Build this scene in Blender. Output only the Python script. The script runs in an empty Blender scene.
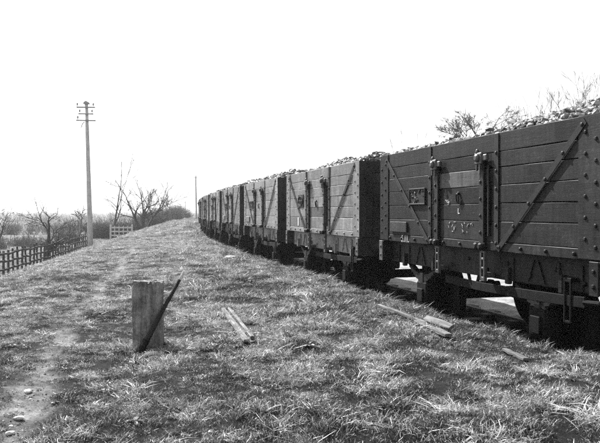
import bpy, math, random
import numpy as np
from mathutils import Vector, Matrix

# ------------------------------------------------------------------ camera, sky, sun, exposure
SC = bpy.context.scene
COL = SC.collection
EYE = 1.62                                   # metres above rail level
cam_d = bpy.data.cameras.new('camera')
cam_d.sensor_width = 36.0
cam_d.lens = 42.9
cam_d.clip_start = 0.05
cam_d.clip_end = 6000
cam = bpy.data.objects.new('camera', cam_d)
cam.location = (0, 0, EYE)
cam.rotation_euler = (math.radians(90 - 0.76), 0, 0)
COL.objects.link(cam)
SC.camera = cam

SUN_EL, SUN_AZ = 44.0, -33.0                 # azimuth measured from the view axis, minus = left
world = bpy.data.worlds.new('World')
SC.world = world
world.use_nodes = True
wn = world.node_tree
wn.nodes.clear()
sky = wn.nodes.new('ShaderNodeTexSky')
sky.sky_type = 'NISHITA'
sky.sun_disc = False
sky.sun_elevation = math.radians(SUN_EL)
sky.sun_rotation = math.radians(SUN_AZ)
sky.dust_density = 1.0
sky.air_density = 2.0
sky.ozone_density = 0.0
bw = wn.nodes.new('ShaderNodeRGBToBW')       # black-and-white photograph
bg = wn.nodes.new('ShaderNodeBackground')
bg.inputs['Strength'].default_value = 0.085
wo = wn.nodes.new('ShaderNodeOutputWorld')
wn.links.new(sky.outputs[0], bw.inputs[0])
wn.links.new(bw.outputs[0], bg.inputs['Color'])
wn.links.new(bg.outputs[0], wo.inputs[0])

sun_d = bpy.data.lights.new('sun', 'SUN')
sun_d.energy = 5.0
sun_d.angle = math.radians(0.53)
sun_d.color = (1, 1, 1)
sun = bpy.data.objects.new('sun', sun_d)
az, el = math.radians(SUN_AZ), math.radians(SUN_EL)
to_sun = Vector((math.sin(az) * math.cos(el), math.cos(az) * math.cos(el), math.sin(el)))
sun.rotation_euler = to_sun.to_track_quat('Z', 'Y').to_euler()
sun.location = (-20, 20, 30)
COL.objects.link(sun)

SC.view_settings.view_transform = 'Standard'
SC.view_settings.look = 'None'
SC.view_settings.gamma = 1.0
SC.view_settings.exposure = 1.15
SC.view_settings.use_curve_mapping = False
SC.render.engine = 'CYCLES'
SC.cycles.use_denoising = False
SC.cycles.max_bounces = 4
SC.cycles.diffuse_bounces = 3
SC.cycles.volume_bounces = 0
SC.cycles.sample_clamp_indirect = 4.0
SC.cycles.use_adaptive_sampling = True
SC.cycles.adaptive_threshold = 0.02

RNG = random.Random(7)
NP = np.random.default_rng(11)


# ------------------------------------------------------------------ materials (all neutral grey)
def new_mat(name):
    m = bpy.data.materials.new(name)
    m.use_nodes = True
    nt = m.node_tree
    nt.nodes.clear()
    out = nt.nodes.new('ShaderNodeOutputMaterial')
    b = nt.nodes.new('ShaderNodeBsdfPrincipled')
    nt.links.new(b.outputs[0], out.inputs[0])
    return m, nt, b, out


def N(nt, t, **kw):
    n = nt.nodes.new('ShaderNode' + t)
    for k, v in kw.items():
        if k.startswith('i_'):
            key = k[2:]
            key = int(key) if key.isdigit() else key
            n.inputs[key].default_value = v
        else:
            setattr(n, k, v)
    return n


def g(v):
    return (v, v, v, 1)


def ramp(nt, src, stops):
    r = N(nt, 'ValToRGB')
    e = r.color_ramp.elements
    while len(e) < len(stops):
        e.new(0.5)
    for i, (p, v) in enumerate(stops):
        e[i].position = p
        e[i].color = g(v)
    nt.links.new(src, r.inputs[0])
    return r.outputs[0]


def noise(nt, vec, scale, detail=4, rough=0.6):
    n = N(nt, 'TexNoise')
    n.inputs['Scale'].default_value = scale
    n.inputs['Detail'].default_value = detail
    n.inputs['Roughness'].default_value = rough
    nt.links.new(vec, n.inputs['Vector'])
    return n.outputs['Fac']


def math_n(nt, op, a, b):
    n = N(nt, 'Math', operation=op)
    for i, v in enumerate((a, b)):
        if isinstance(v, (int, float)):
            n.inputs[i].default_value = v
        else:
            nt.links.new(v, n.inputs[i])
    return n.outputs[0]


def mapped(nt, scale, coord='Object', offs_random=True):
    tc = N(nt, 'TexCoord')
    mp = N(nt, 'Mapping')
    mp.inputs['Scale'].default_value = scale
    nt.links.new(tc.outputs[coord], mp.inputs['Vector'])
    if offs_random:
        oi = N(nt, 'ObjectInfo')
        k = math_n(nt, 'MULTIPLY', oi.outputs['Random'], 37.0)
        cx = N(nt, 'CombineXYZ')
        for i in range(3):
            nt.links.new(k, cx.inputs[i])
        nt.links.new(cx.outputs[0], mp.inputs['Location'])
    return mp.outputs[0]


def bump(nt, b, h, strength=0.3, dist=0.01):
    n = N(nt, 'Bump')
    n.inputs['Strength'].default_value = strength
    n.inputs['Distance'].default_value = dist
    nt.links.new(h, n.inputs['Height'])
    nt.links.new(n.outputs[0], b.inputs['Normal'])


def painted_wood(name, lo, hi, rough=0.5, spread=0.5, spec=0.5):
    """old paint on boards: streaks along the grain, run-down dirt, rubbed and chipped patches, each board a little different"""
    m, nt, b, out = new_mat(name)
    n1 = noise(nt, mapped(nt, (1.2, 6, 14)), 2.2, 6, 0.65)          # grain
    v2 = mapped(nt, (1, 1, 1))
    n2 = noise(nt, v2, 1.7, 6, 0.65)                                # blotches
    n3 = noise(nt, mapped(nt, (3, 10, 40)), 3, 4, 0.7)              # fine splits
    n4 = noise(nt, mapped(nt, (9, 9, 0.9), 'Object'), 1.6, 4, 0.6)  # dirt that ran down
    n5 = noise(nt, v2, 30, 3, 0.6)                                  # chips
    oi = N(nt, 'ObjectInfo')
    mixv = math_n(nt, 'ADD', math_n(nt, 'MULTIPLY', n1, 0.18), math_n(nt, 'ADD', math_n(nt, 'MULTIPLY', n2, 0.50), math_n(nt, 'MULTIPLY', n4, 0.32)))
    c = ramp(nt, mixv, [(0.40, lo * 0.55), (0.48, (lo + hi) / 2), (0.55, hi), (0.63, hi * 1.8)])
    k = math_n(nt, 'ADD', math_n(nt, 'MULTIPLY', oi.outputs['Random'], spread), 1 - spread / 2)
    mx = N(nt, 'Mix', data_type='RGBA', blend_type='MULTIPLY')
    mx.inputs['Factor'].default_value = 1
    nt.links.new(c, mx.inputs[6])
    nt.links.new(k, mx.inputs[7])
    fl = ramp(nt, n3, [(0.62, 0.0), (0.72, 1.0)])
    ch = math_n(nt, 'MULTIPLY', ramp(nt, n5, [(0.60, 0.0), (0.64, 1.0)]), ramp(nt, n2, [(0.46, 0.0), (0.56, 1.0)]))
    mx2 = N(nt, 'Mix', data_type='RGBA')
    mx2.inputs[7].default_value = g(hi * 2.6 + 0.02)
    nt.links.new(math_n(nt, 'MULTIPLY', math_n(nt, 'MAXIMUM', fl, ch), 0.5), mx2.inputs['Factor'])
    nt.links.new(mx.outputs[2], mx2.inputs[6])
    nt.links.new(mx2.outputs[2], b.inputs['Base Color'])
    b.inputs['Specular IOR Level'].default_value = spec
    nt.links.new(ramp(nt, n2, [(0.35, rough - 0.12), (0.65, rough + 0.2)]), b.inputs['Roughness'])
    bump(nt, b, math_n(nt, 'ADD', n3, n1), 0.3, 0.006)
    return m


def plain(name, lo, hi, rough=0.6, scale=8, metallic=0.0, bstr=0.3, bdist=0.006):
    m, nt, b, out = new_mat(name)
    v = mapped(nt, (1, 1, 1))
    n1 = noise(nt, v, scale, 6, 0.65)
    nt.links.new(ramp(nt, n1, [(0.32, lo), (0.68, hi)]), b.inputs['Base Color'])
    b.inputs['Roughness'].default_value = rough
    b.inputs['Metallic'].default_value = metallic
    if bstr:
        bump(nt, b, n1, bstr, bdist)
    return m


def old_wood(name, lo, hi, axis='Z', rough=0.85):
    m, nt, b, out = new_mat(name)
    sc = {'X': (1.2, 16, 16), 'Y': (16, 1.2, 16), 'Z': (16, 16, 1.2)}[axis]
    v = mapped(nt, sc)
    n1 = noise(nt, v, 2.5, 7, 0.7)
    v2 = mapped(nt, (1, 1, 1))
    n2 = noise(nt, v2, 5, 4, 0.6)
    f = math_n(nt, 'ADD', math_n(nt, 'MULTIPLY', n1, 0.65), math_n(nt, 'MULTIPLY', n2, 0.35))
    nt.links.new(ramp(nt, f, [(0.33, lo * 0.5), (0.45, lo), (0.62, hi), (0.75, hi * 1.25)]), b.inputs['Base Color'])
    b.inputs['Roughness'].default_value = rough
    bump(nt, b, n1, 0.7, 0.012)
    return m


M = {}
M['paint'] = painted_wood('wagon_paint', 0.006, 0.019, 0.6, 0.9, 0.16)
M['end_shade_and_label'] = painted_wood('wagon_end_shade_and_label', 0.016, 0.036, 0.6, 0.5, 0.25)  # shade of the ends put into a darker tone; nearest label board shares it
M['paint_pale'] = painted_wood('faded_wagon_paint', 0.05, 0.085, 0.6, 0.4, 0.3)
M['grey_paint_dirty'] = painted_wood('dirty_grey_wagon_paint', 0.06, 0.14, 0.5, 0.5, 0.5)
M['grey_paint'] = painted_wood('grey_wagon_paint', 0.085, 0.18, 0.5, 0.5, 0.5)
M['under'] = plain('underframe_black', 0.004, 0.010, 0.8, 9)
M['under'].node_tree.nodes['Principled BSDF'].inputs['Specular IOR Level'].default_value = 0.12
M['iron'] = plain('painted_iron', 0.007, 0.02, 0.6, 14)
M['iron'].node_tree.nodes['Principled BSDF'].inputs['Specular IOR Level'].default_value = 0.25
M['iron_worn'] = plain('worn_iron', 0.03, 0.10, 0.5, 22)
M['wheel_rim'] = plain('wheel_tread_steel', 0.10, 0.2, 0.4, 12, 0.6)
M['chalk'] = plain('white_paint_mark', 0.35, 0.8, 0.9, 60, 0, 0)
M['rail_side'] = plain('rusty_rail', 0.03, 0.07, 0.7, 16)
M['sleeper'] = old_wood('sleeper_timber', 0.03, 0.08, 'X')
def post_mat():
    m, nt, b, out = new_mat('weathered_post_timber')
    n1 = noise(nt, mapped(nt, (9, 9, 1.0)), 2.2, 8, 0.75)
    v = mapped(nt, (1, 1, 1))
    n2 = noise(nt, v, 7, 6, 0.7)
    n3 = noise(nt, v, 40, 4, 0.7)
    f = math_n(nt, 'ADD', math_n(nt, 'MULTIPLY', n1, 0.42), math_n(nt, 'ADD', math_n(nt, 'MULTIPLY', n2, 0.38), math_n(nt, 'MULTIPLY', n3, 0.2)))
    nt.links.new(ramp(nt, f, [(0.38, 0.03), (0.46, 0.13), (0.54, 0.26), (0.64, 0.45)]), b.inputs['Base Color'])
    b.inputs['Roughness'].default_value = 0.9
    bump(nt, b, f, 0.8, 0.015)
    return m


M['post'] = post_mat()
M['board'] = old_wood('bleached_board', 0.07, 0.24, 'X')
M['sleeper_wood'] = old_wood('dull_grey_board', 0.06, 0.13, 'X')
M['stake'] = old_wood('dark_stake_timber', 0.006, 0.02, 'Z', 0.7)
M['stake_tip'] = old_wood('pale_stake_tip', 0.5, 0.8, 'Z')
M['fence'] = old_wood('old_fence_timber', 0.035, 0.09, 'Z')
M['white_rail'] = plain('limewashed_timber', 0.5, 0.75, 0.85, 10)
M['pole'] = old_wood('telegraph_pole_timber', 0.5, 0.7, 'Z')
M['arm'] = old_wood('crossarm_timber', 0.3, 0.45, 'X')
M['porcelain'] = plain('insulator_porcelain', 0.3, 0.45, 0.25, 5, 0, 0)
M['bark'] = plain('tree_bark', 0.035, 0.09, 0.9, 9, 0, 0.5, 0.02)
M['bark_pale'] = plain('pale_tree_bark', 0.06, 0.14, 0.9, 9, 0, 0.5, 0.02)
M['twig'] = plain('bush_twigs', 0.08, 0.2, 0.9, 2.5, 0, 0)
M['stone'] = plain('pale_stone', 0.4, 0.7, 0.9, 12)
M['block'] = plain('pale_concrete', 0.45, 0.7, 0.9, 7)


def lump_mat():
    m, nt, b, out = new_mat('lump_load')
    a = N(nt, 'Attribute', attribute_name='tone')
    v = mapped(nt, (1, 1, 1))
    n1 = noise(nt, v, 26, 4, 0.6)
    k = math_n(nt, 'ADD', 0.6, math_n(nt, 'MULTIPLY', n1, 0.8))
    nt.links.new(math_n(nt, 'MULTIPLY', a.outputs['Fac'], k), b.inputs['Base Color'])
    b.inputs['Roughness'].default_value = 0.55
    bump(nt, b, n1, 0.4, 0.01)
    return m


def grass_mat():
    m, nt, b, out = new_mat('grass_blades')
    nt.nodes.remove(b)
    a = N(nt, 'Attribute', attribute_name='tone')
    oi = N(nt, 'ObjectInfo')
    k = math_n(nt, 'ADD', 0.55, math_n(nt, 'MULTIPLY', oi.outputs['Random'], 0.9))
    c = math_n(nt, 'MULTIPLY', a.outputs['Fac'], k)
    d = N(nt, 'BsdfDiffuse')
    t = N(nt, 'BsdfTranslucent')
    gl = N(nt, 'BsdfGlossy')
    gl.inputs['Roughness'].default_value = 0.38
    gl.inputs['Color'].default_value = g(0.5)
    nt.links.new(c, d.inputs['Color'])
    nt.links.new(c, t.inputs['Color'])
    m1 = N(nt, 'MixShader')
    m1.inputs[0].default_value = 0.22
    nt.links.new(d.outputs[0], m1.inputs[1])
    nt.links.new(t.outputs[0], m1.inputs[2])
    m2 = N(nt, 'MixShader')
    m2.inputs[0].default_value = 0.06
    nt.links.new(m1.outputs[0], m2.inputs[1])
    nt.links.new(gl.outputs[0], m2.inputs[2])
    nt.links.new(m2.outputs[0], out.inputs[0])
    return m


def ground_mat():
    m, nt, b, out = new_mat('rough_grassland')
    v = mapped(nt, (1, 1, 1), 'Object', False)
    big = noise(nt, v, 0.35, 4, 0.55)
    mid = noise(nt, v, 2.6, 6, 0.65)
    fine = math_n(nt, 'ADD', math_n(nt, 'MULTIPLY', noise(nt, v, 17, 8, 0.75), 0.6), math_n(nt, 'MULTIPLY', noise(nt, v, 85, 5, 0.7), 0.4))
    f = math_n(nt, 'ADD', math_n(nt, 'MULTIPLY', fine, 0.55),
               math_n(nt, 'ADD', math_n(nt, 'MULTIPLY', mid, 0.3), math_n(nt, 'MULTIPLY', big, 0.15)))
    grass = ramp(nt, f, [(0.38, 0.006), (0.50, 0.018), (0.60, 0.05), (0.70, 0.14)])
    path = ramp(nt, f, [(0.38, 0.05), (0.48, 0.2), (0.56, 0.4), (0.66, 0.55)])
    grav = ramp(nt, f, [(0.40, 0.08), (0.48, 0.28), (0.56, 0.5)])
    ash_shade = ramp(nt, f, [(0.34, 0.004), (0.5, 0.012), (0.65, 0.03)])
    field = ramp(nt, f, [(0.34, 0.08), (0.5, 0.17), (0.65, 0.26)])
    cur = grass
    for nm, col in (('mask_field', field), ('mask_path', path), ('mask_ash_shade', ash_shade), ('mask_gravel', grav)):
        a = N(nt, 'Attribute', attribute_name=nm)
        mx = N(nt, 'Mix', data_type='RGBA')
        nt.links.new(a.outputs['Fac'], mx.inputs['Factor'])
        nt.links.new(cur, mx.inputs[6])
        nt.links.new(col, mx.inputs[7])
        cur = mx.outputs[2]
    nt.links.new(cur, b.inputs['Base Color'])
    b.inputs['Roughness'].default_value = 0.95
    b.inputs['Specular IOR Level'].default_value = 0.1
    bump(nt, b, f, 0.9, 0.06)
    return m


M['lump'] = lump_mat()
M['grass'] = grass_mat()
M['ground'] = ground_mat()


# ------------------------------------------------------------------ mesh builder
class MB:
    def __init__(self):
        self.v, self.f, self.t = [], [], []

    def add(self, vs, fs):
        o = len(self.v)
        self.v += [tuple(p) for p in vs]
        self.f += [tuple(i + o for i in q) for q in fs]

    def box(self, x0, x1, y0, y1, z0, z1, mat=None):
        vs = [Vector(p) for p in ((x0, y0, z0), (x1, y0, z0), (x1, y1, z0), (x0, y1, z0),
                                  (x0, y0, z1), (x1, y0, z1), (x1, y1, z1), (x0, y1, z1))]
        if mat is not None:
            vs = [mat @ p for p in vs]
        self.add(vs, [(3, 2, 1, 0), (4, 5, 6, 7), (0, 1, 5, 4), (1, 2, 6, 5), (2, 3, 7, 6), (3, 0, 4, 7)])

    def cbox(self, x0, x1, y0, y1, z0, z1, c=0.008, mat=None, jit=0.0, rng=None):
        """box with chamfered edges"""
        cx, cy, cz = (x0 + x1) / 2, (y0 + y1) / 2, (z0 + z1) / 2
        hx, hy, hz = (x1 - x0) / 2, (y1 - y0) / 2, (z1 - z0) / 2
        c = min(c, hx * 0.49, hy * 0.49, hz * 0.49)
        vs, idx = [], {}
        for sx in (-1, 1):
            for sy in (-1, 1):
                for sz in (-1, 1):
                    for a in range(3):
                        p = [cx + sx * (hx - (c if a != 0 else 0)), cy + sy * (hy - (c if a != 1 else 0)),
                             cz + sz * (hz - (c if a != 2 else 0))]
                        if jit and rng:
                            p = [q + rng.uniform(-jit, jit) for q in p]
                        idx[(sx, sy, sz, a)] = len(vs)
                        p = Vector(p)
                        vs.append(mat @ p if mat is not None else p)
        fs = []
        I = idx
        for s in (-1, 1):
            q = [I[(s, -1, -1, 0)], I[(s, 1, -1, 0)], I[(s, 1, 1, 0)], I[(s, -1, 1, 0)]]
            fs.append(q if s > 0 else q[::-1])
            q = [I[(-1, s, -1, 1)], I[(-1, s, 1, 1)], I[(1, s, 1, 1)], I[(1, s, -1, 1)]]
            fs.append(q if s > 0 else q[::-1])
            q = [I[(-1, -1, s, 2)], I[(1, -1, s, 2)], I[(1, 1, s, 2)], I[(-1, 1, s, 2)]]
            fs.append(q if s > 0 else q[::-1])
        for s in (-1, 1):
            for u in (-1, 1):
                for (a, b_, order) in ((0, 1, 2), (1, 2, 0), (0, 2, 1)):
                    def key(w, axis):
                        k = [0, 0, 0]
                        k[a], k[b_], k[order] = s, u, w
                        return I[(k[0], k[1], k[2], axis)]
                    q = [key(-1, a), key(1, a), key(1, b_), key(-1, b_)]
                    flip = (s * u > 0)
                    if (a, b_) == (0, 2):
                        flip = not flip
                    fs.append(q[::-1] if flip else q)
        for sx in (-1, 1):
            for sy in (-1, 1):
                for sz in (-1, 1):
                    q = [I[(sx, sy, sz, a)] for a in range(3)]
                    fs.append(q if sx * sy * sz > 0 else q[::-1])
        self.add(vs, fs)

    def ring_tube(self, pts, rads, n=6, caps=True):
        pts = [Vector(p) for p in pts]
        vs, fs = [], []
        ref = None
        for i, p in enumerate(pts):
            d = (pts[min(i + 1, len(pts) - 1)] - pts[max(i - 1, 0)])
            if d.length < 1e-9:
                d = Vector((0, 0, 1))
            d.normalize()
            if ref is None:
                ref = d.orthogonal().normalized()
            else:
                ref = (ref - d * ref.dot(d))
                ref = ref.normalized() if ref.length > 1e-6 else d.orthogonal().normalized()
            b_ = d.cross(ref)
            for k in range(n):
                a = 2 * math.pi * k / n
                vs.append(p + (ref * math.cos(a) + b_ * math.sin(a)) * rads[i])
        for i in range(len(pts) - 1):
            for k in range(n):
                k2 = (k + 1) % n
                fs.append((i * n + k, i * n + k2, (i + 1) * n + k2, (i + 1) * n + k))
        if caps:
            fs.append(tuple(range(n - 1, -1, -1)))
            o = (len(pts) - 1) * n
            fs.append(tuple(o + k for k in range(n)))
        self.add(vs, fs)

    def lathe(self, origin, axis, prof, n=16):
        """prof = [(distance along axis, radius)]"""
        pts = [Vector(origin) + Vector(axis) * p for p, r in prof]
        ax = Vector(axis).normalized()
        ref = ax.orthogonal().normalized()
        b_ = ax.cross(ref)
        vs, fs = [], []
        for p, (q, r) in zip(pts, prof):
            for k in range(n):
                a = 2 * math.pi * k / n
                vs.append(p + (ref * math.cos(a) + b_ * math.sin(a)) * max(r, 1e-4))
        for i in range(len(prof) - 1):
            for k in range(n):
                k2 = (k + 1) % n
                fs.append((i * n + k, i * n + k2, (i + 1) * n + k2, (i + 1) * n + k))
        fs.append(tuple(range(n - 1, -1, -1)))
        o = (len(prof) - 1) * n
        fs.append(tuple(o + k for k in range(n)))
        self.add(vs, fs)

    def bolt(self, p, nrm, r=0.021, h=0.012):
        self.lathe(p, nrm, [(-0.004, r), (h * 0.6, r * 0.95), (h, r * 0.5)], 6)

    def prism(self, poly, axis, a, b_):
        """extrude a 2-D polygon along an axis ('y': poly in xz, 'x': poly in yz)"""
        n = len(poly)
        if axis == 'y':
            lo = [(p, a, q) for p, q in poly]
            hi = [(p, b_, q) for p, q in poly]
        elif axis == 'x':
            lo = [(a, p, q) for p, q in poly]
            hi = [(b_, p, q) for p, q in poly]
        else:
            lo = [(p, q, a) for p, q in poly]
            hi = [(p, q, b_) for p, q in poly]
        fs = [tuple(range(n)), tuple(range(2 * n - 1, n - 1, -1))]
        for i in range(n):
            j = (i + 1) % n
            fs.append((i, i + n, j + n, j))
        self.add(lo + hi, fs)

    def mesh(self, name, mat, smooth=False):
        me = bpy.data.meshes.new(name)
        me.from_pydata(self.v, [], self.f)
        me.validate()
        if mat is not None:
            me.materials.append(mat)
        if smooth:
            me.polygons.foreach_set('use_smooth', [True] * len(me.polygons))
        import bmesh
        bm = bmesh.new()
        bm.from_mesh(me)
        bmesh.ops.recalc_face_normals(bm, faces=bm.faces)
        bm.to_mesh(me)
        bm.free()
        return me


def link(name, me, parent=None, loc=(0, 0, 0), rot=(0, 0, 0)):
    o = bpy.data.objects.new(name, me)
    COL.objects.link(o)
    o.location = loc
    o.rotation_euler = rot
    if parent is not None:
        o.parent = parent
    return o


def tag(o, label=None, cat=None, group=None, kind=None):
    if label:
        o['label'] = label
    if cat:
        o['category'] = cat
    if group:
        o['group'] = group
    if kind:
        o['kind'] = kind
    return o


# ------------------------------------------------------------------ the lie of the land
F_PX, HZ = 715.0, 212.0                     # photo focal length in photo pixels, horizon row
WL, GAP, HALF_W = 5.03, 0.95, 1.22          # wagon length, gap between wagons, half width
H0 = math.radians(-15.5)
KAP = 0.0031


def track_points():
    """centre line as (s, x, y, heading); s = 0 at the far end of the nearest wagon"""
    P = np.array([1.25, 11.0]) + HALF_W * np.array([math.cos(H0), -math.sin(H0)])
    ds = 0.25
    out = []
    x, y, h = P[0], P[1], H0
    s = 0.0
    while s < 170:
        out.append((s, x, y, h))
        s += ds
        h += KAP * max(0, min(1, (s + 5) / 8.0)) * ds
        x += math.sin(h) * ds
        y += math.cos(h) * ds
    back = []
    x, y, s = P[0], P[1], 0.0
    while s > -45:
        s -= ds
        x -= math.sin(H0) * ds
        y -= math.cos(H0) * ds
        back.append((s, x, y, H0))
    return np.array(back[::-1] + out)


TR = track_points()


def track_at(s):
    return [np.interp(s, TR[:, 0], TR[:, k]) for k in (1, 2, 3)]


def lateral(x, y):
    """signed distance from the centre line (minus = camera side)"""
    x = np.asarray(x, float).ravel()
    y = np.asarray(y, float).ravel()
    out = np.empty_like(x)
    T = TR[::3]
    for i in range(0, len(x), 4000):
        dx = x[i:i + 4000, None] - T[None, :, 1]
        dy = y[i:i + 4000, None] - T[None, :, 2]
        k = np.argmin(dx * dx + dy * dy, axis=1)
        j = np.arange(len(k))
        h = T[k, 3]
        out[i:i + 4000] = dx[j, k] * np.cos(h) - dy[j, k] * np.sin(h)
    return out


def sstep(a, b, v):
    t = np.clip((v - a) / (b - a), 0, 1)
    return t * t * (3 - 2 * t)


LAT = np.random.default_rng(3).random((256, 256))


def vnoise(x, y, scale, seed=0):
    x = np.asarray(x, float) * scale + 17.3 * seed + 1000.5
    y = np.asarray(y, float) * scale + 9.1 * seed + 1000.5
    xi, yi = np.floor(x).astype(int), np.floor(y).astype(int)
    fx, fy = x - xi, y - yi
    fx, fy = fx * fx * (3 - 2 * fx), fy * fy * (3 - 2 * fy)
    a = LAT[xi % 256, yi % 256]
    b_ = LAT[(xi + 1) % 256, yi % 256]
    c = LAT[xi % 256, (yi + 1) % 256]
    d = LAT[(xi + 1) % 256, (yi + 1) % 256]
    return (a * (1 - fx) + b_ * fx) * (1 - fy) + (c * (1 - fx) + d * fx) * fy


def edge_x(y):
    return -4.05 - 0.145 * np.asarray(y, float)


def path_x(y):
    return -1.84 - 0.19 * (np.asarray(y, float) - 4.3)


SHADE_HOLLOW = ((143 - 300) / F_PX * 6.5, 6.5)          # bare hollow at the post's foot, the post's shadow painted dark in it


def path_mask(x, y):
    x = np.asarray(x, float)
    w = 0.08 + 0.12 * vnoise(x, y, 0.8, 5)
    d = np.abs(x - path_x(y) + 0.25 * (vnoise(y, y * 0, 0.5, 8) - 0.5))
    m = 1 - sstep(w * 0.4, w * 1.6, d)
    d2 = np.abs(x - path_x(y) - 1.3 + 0.3 * (vnoise(y, y * 0, 0.4, 9) - 0.5))
    m2 = (1 - sstep(0.05, 0.28, d2)) * sstep(8.5, 14, np.asarray(y, float))
    patch = sstep(0.35, 0.6, 0.5 * vnoise(x, y, 2.6, 6) + 0.5 * vnoise(x, y, 7.0, 7))
    return np.maximum(m, 0.75 * m2) * (0.42 + 0.58 * patch) * (1 - 0.25 * sstep(8, 18, np.asarray(y, float)))


def ground_h(x, y, d=None):
    x = np.asarray(x, float).ravel()
    y = np.asarray(y, float).ravel()
    if d is None:
        d = lateral(x, y)
    plate = 0.435 - 0.065 * sstep(2.2, 7, -d) + 0.05 * sstep(20, 60, y)
    t = edge_x(y) - x
    left = sstep(-1.6, 6.2, t)
    zl = plate * (1 - left) + (-1.55) * left
    zl = zl * (1 - sstep(150, 320, y)) + (-1.5) * sstep(150, 320, y)
    near = zl + (vnoise(x, y, 0.5, 1) - 0.5) * 0.10 + (vnoise(x, y, 1.9, 2) - 0.5) * 0.06
    near = near - 0.035 * path_mask(x, y)
    near = near + (vnoise(x, y, 5.0, 3) - 0.5) * 0.035 + (vnoise(x, y, 2.9, 22) - 0.5) * 0.07 * sstep(-1.0, 0.6, x - path_x(y) - 1.2)
    near = near - 0.07 * (1 - sstep(0.05, 0.24, np.hypot((x - SHADE_HOLLOW[0]) / 1.5, y - SHADE_HOLLOW[1])))
    bed = -0.13 + (vnoise(x, y, 3.0, 4) - 0.5) * 0.03
    far = bed + 0.9 * sstep(5.0, 11.0, d) + 0.5 * sstep(10, 30, d)
    k = sstep(-1.72, -1.02, d)
    z = near * (1 - k) + bed * k
    return np.where(d > 0.5, far, z)


def gh(x, y):
    return float(ground_h([x], [y])[0])


def axis_lines(lo, hi, centre, fine_lo, fine_hi, fine, grow):
    a = list(np.arange(fine_lo, fine_hi, fine))
    s, v = fine, a[-1]
    while v < hi:
        s *= grow
        v += s
        a.append(min(v, hi))
    s, v = fine, a[0]
    b_ = []
    while v > lo:
        s *= grow
        v -= s
        b_.append(max(v, lo))
    return np.array(b_[::-1] + a)


def build_ground():
    xs = axis_lines(-2500, 2500, 0, -8, 6, 0.07, 1.06)
    ys = axis_lines(-400, 4500, 0, 3.4, 22, 0.10, 1.045)
    X, Y = np.meshgrid(xs, ys)
    x, y = X.ravel(), Y.ravel()
    d = lateral(x, y)
    z = ground_h(x, y, d)
    nx, ny = len(xs), len(ys)
    i = np.arange(nx * ny).reshape(ny, nx)
    q = np.stack([i[:-1, :-1], i[:-1, 1:], i[1:, 1:], i[1:, :-1]], -1).reshape(-1, 4)
    me = bpy.data.meshes.new('ground')
    me.vertices.add(len(x))
    me.vertices.foreach_set('co', np.stack([x, y, z], 1).ravel())
    me.loops.add(q.size)
    me.loops.foreach_set('vertex_index', q.ravel().astype(np.int32))
    me.polygons.add(len(q))
    me.polygons.foreach_set('loop_start', np.arange(0, q.size, 4, dtype=np.int32))
    me.update(calc_edges=True)
    me.polygons.foreach_set('use_smooth', [True] * len(q))
    me.materials.append(M['ground'])

    def attr(nm, val):
        a = me.attributes.new(nm, 'FLOAT', 'POINT')
        a.data.foreach_set('value', np.clip(val, 0, 1).astype(np.float32))
    attr('mask_path', np.where(d < -1.6, path_mask(x, y), 0))
    shade_hollow = 1 - sstep(0.17, 0.27, np.hypot((x - SHADE_HOLLOW[0]) / 1.5, y - SHADE_HOLLOW[1]))
    attr('mask_ash_shade', np.maximum(shade_hollow, sstep(-1.62, -1.3, d) * (1 - sstep(0.85, 1.1, d))))  # track ash, plus the painted shadow at the post
    attr('mask_gravel', sstep(0.85, 1.1, d) * (1 - sstep(4.6, 6.0, d)))
    attr('mask_field', sstep(5.5, 9.0, edge_x(y) - x) * (d < 0))
    o = link('ground', me)
    tag(o, 'rough grass bank and flat fields', kind='structure')
    return o


build_ground()


# ------------------------------------------------------------------ railway track
def build_track():
    root = link('railway_track', None)
    tag(root, 'single track curving away under the wagons', kind='structure')
    prof = [(-0.07, -0.15), (0.07, -0.15), (0.07, -0.138), (0.012, -0.12), (0.012, -0.045), (0.035, -0.035),
            (0.035, -0.004), (0.026, 0.0), (-0.026, 0.0), (-0.035, -0.004), (-0.035, -0.035), (-0.012, -0.045),
            (-0.012, -0.12), (-0.07, -0.138)]
    ss = np.arange(-14, 90, 1.0)
    n = len(prof)
    for side in (-1, 1):
        mb = MB()
        vs, fs = [], []
        for k, s in enumerate(ss):
            x, y, h = track_at(s)
            for (u, w) in prof:
                o = side * 0.7525 + u
                vs.append((x + math.cos(h) * o, y - math.sin(h) * o, w + 0.0))
        for k in range(len(ss) - 1):
            for j in range(n):
                j2 = (j + 1) % n
                fs.append((k * n + j, k * n + j2, (k + 1) * n + j2, (k + 1) * n + j))
        mb.add(vs, fs)
        link('rail', mb.mesh('rail', M['rail_side']), root)
    mb = MB()
    mb.cbox(-1.3, 1.3, -0.127, 0.127, -0.26, -0.10, 0.012, None, 0.004, RNG)
    for sx in (-0.7525, 0.7525):
        mb.cbox(sx - 0.19, sx - 0.036, -0.09, 0.09, -0.101, -0.03, 0.015)
        mb.cbox(sx + 0.036, sx + 0.19, -0.09, 0.09, -0.101, -0.03, 0.015)
    me = mb.mesh('sleeper', M['sleeper'])
    for s in np.arange(-13.6, 75, 0.76):
        x, y, h = track_at(s)
        link('sleeper', me, root, (x, y, 0.003), (0, 0, -h))


build_track()

# ------------------------------------------------------------------ wagons
ZB, ZT = 1.19, 2.48
JOINTS = [2.48, 2.275, 2.106, 1.913, 1.715, 1.517, 1.292, 1.19]
X0, X1 = -WL / 2, WL / 2
YS = -HALF_W                                 # near side face of the boards
TH = 0.06
DL, DR = X0 + 1.80, X0 + 3.22                # door opening
R2 = random.Random(21)
WM = {}


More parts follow.
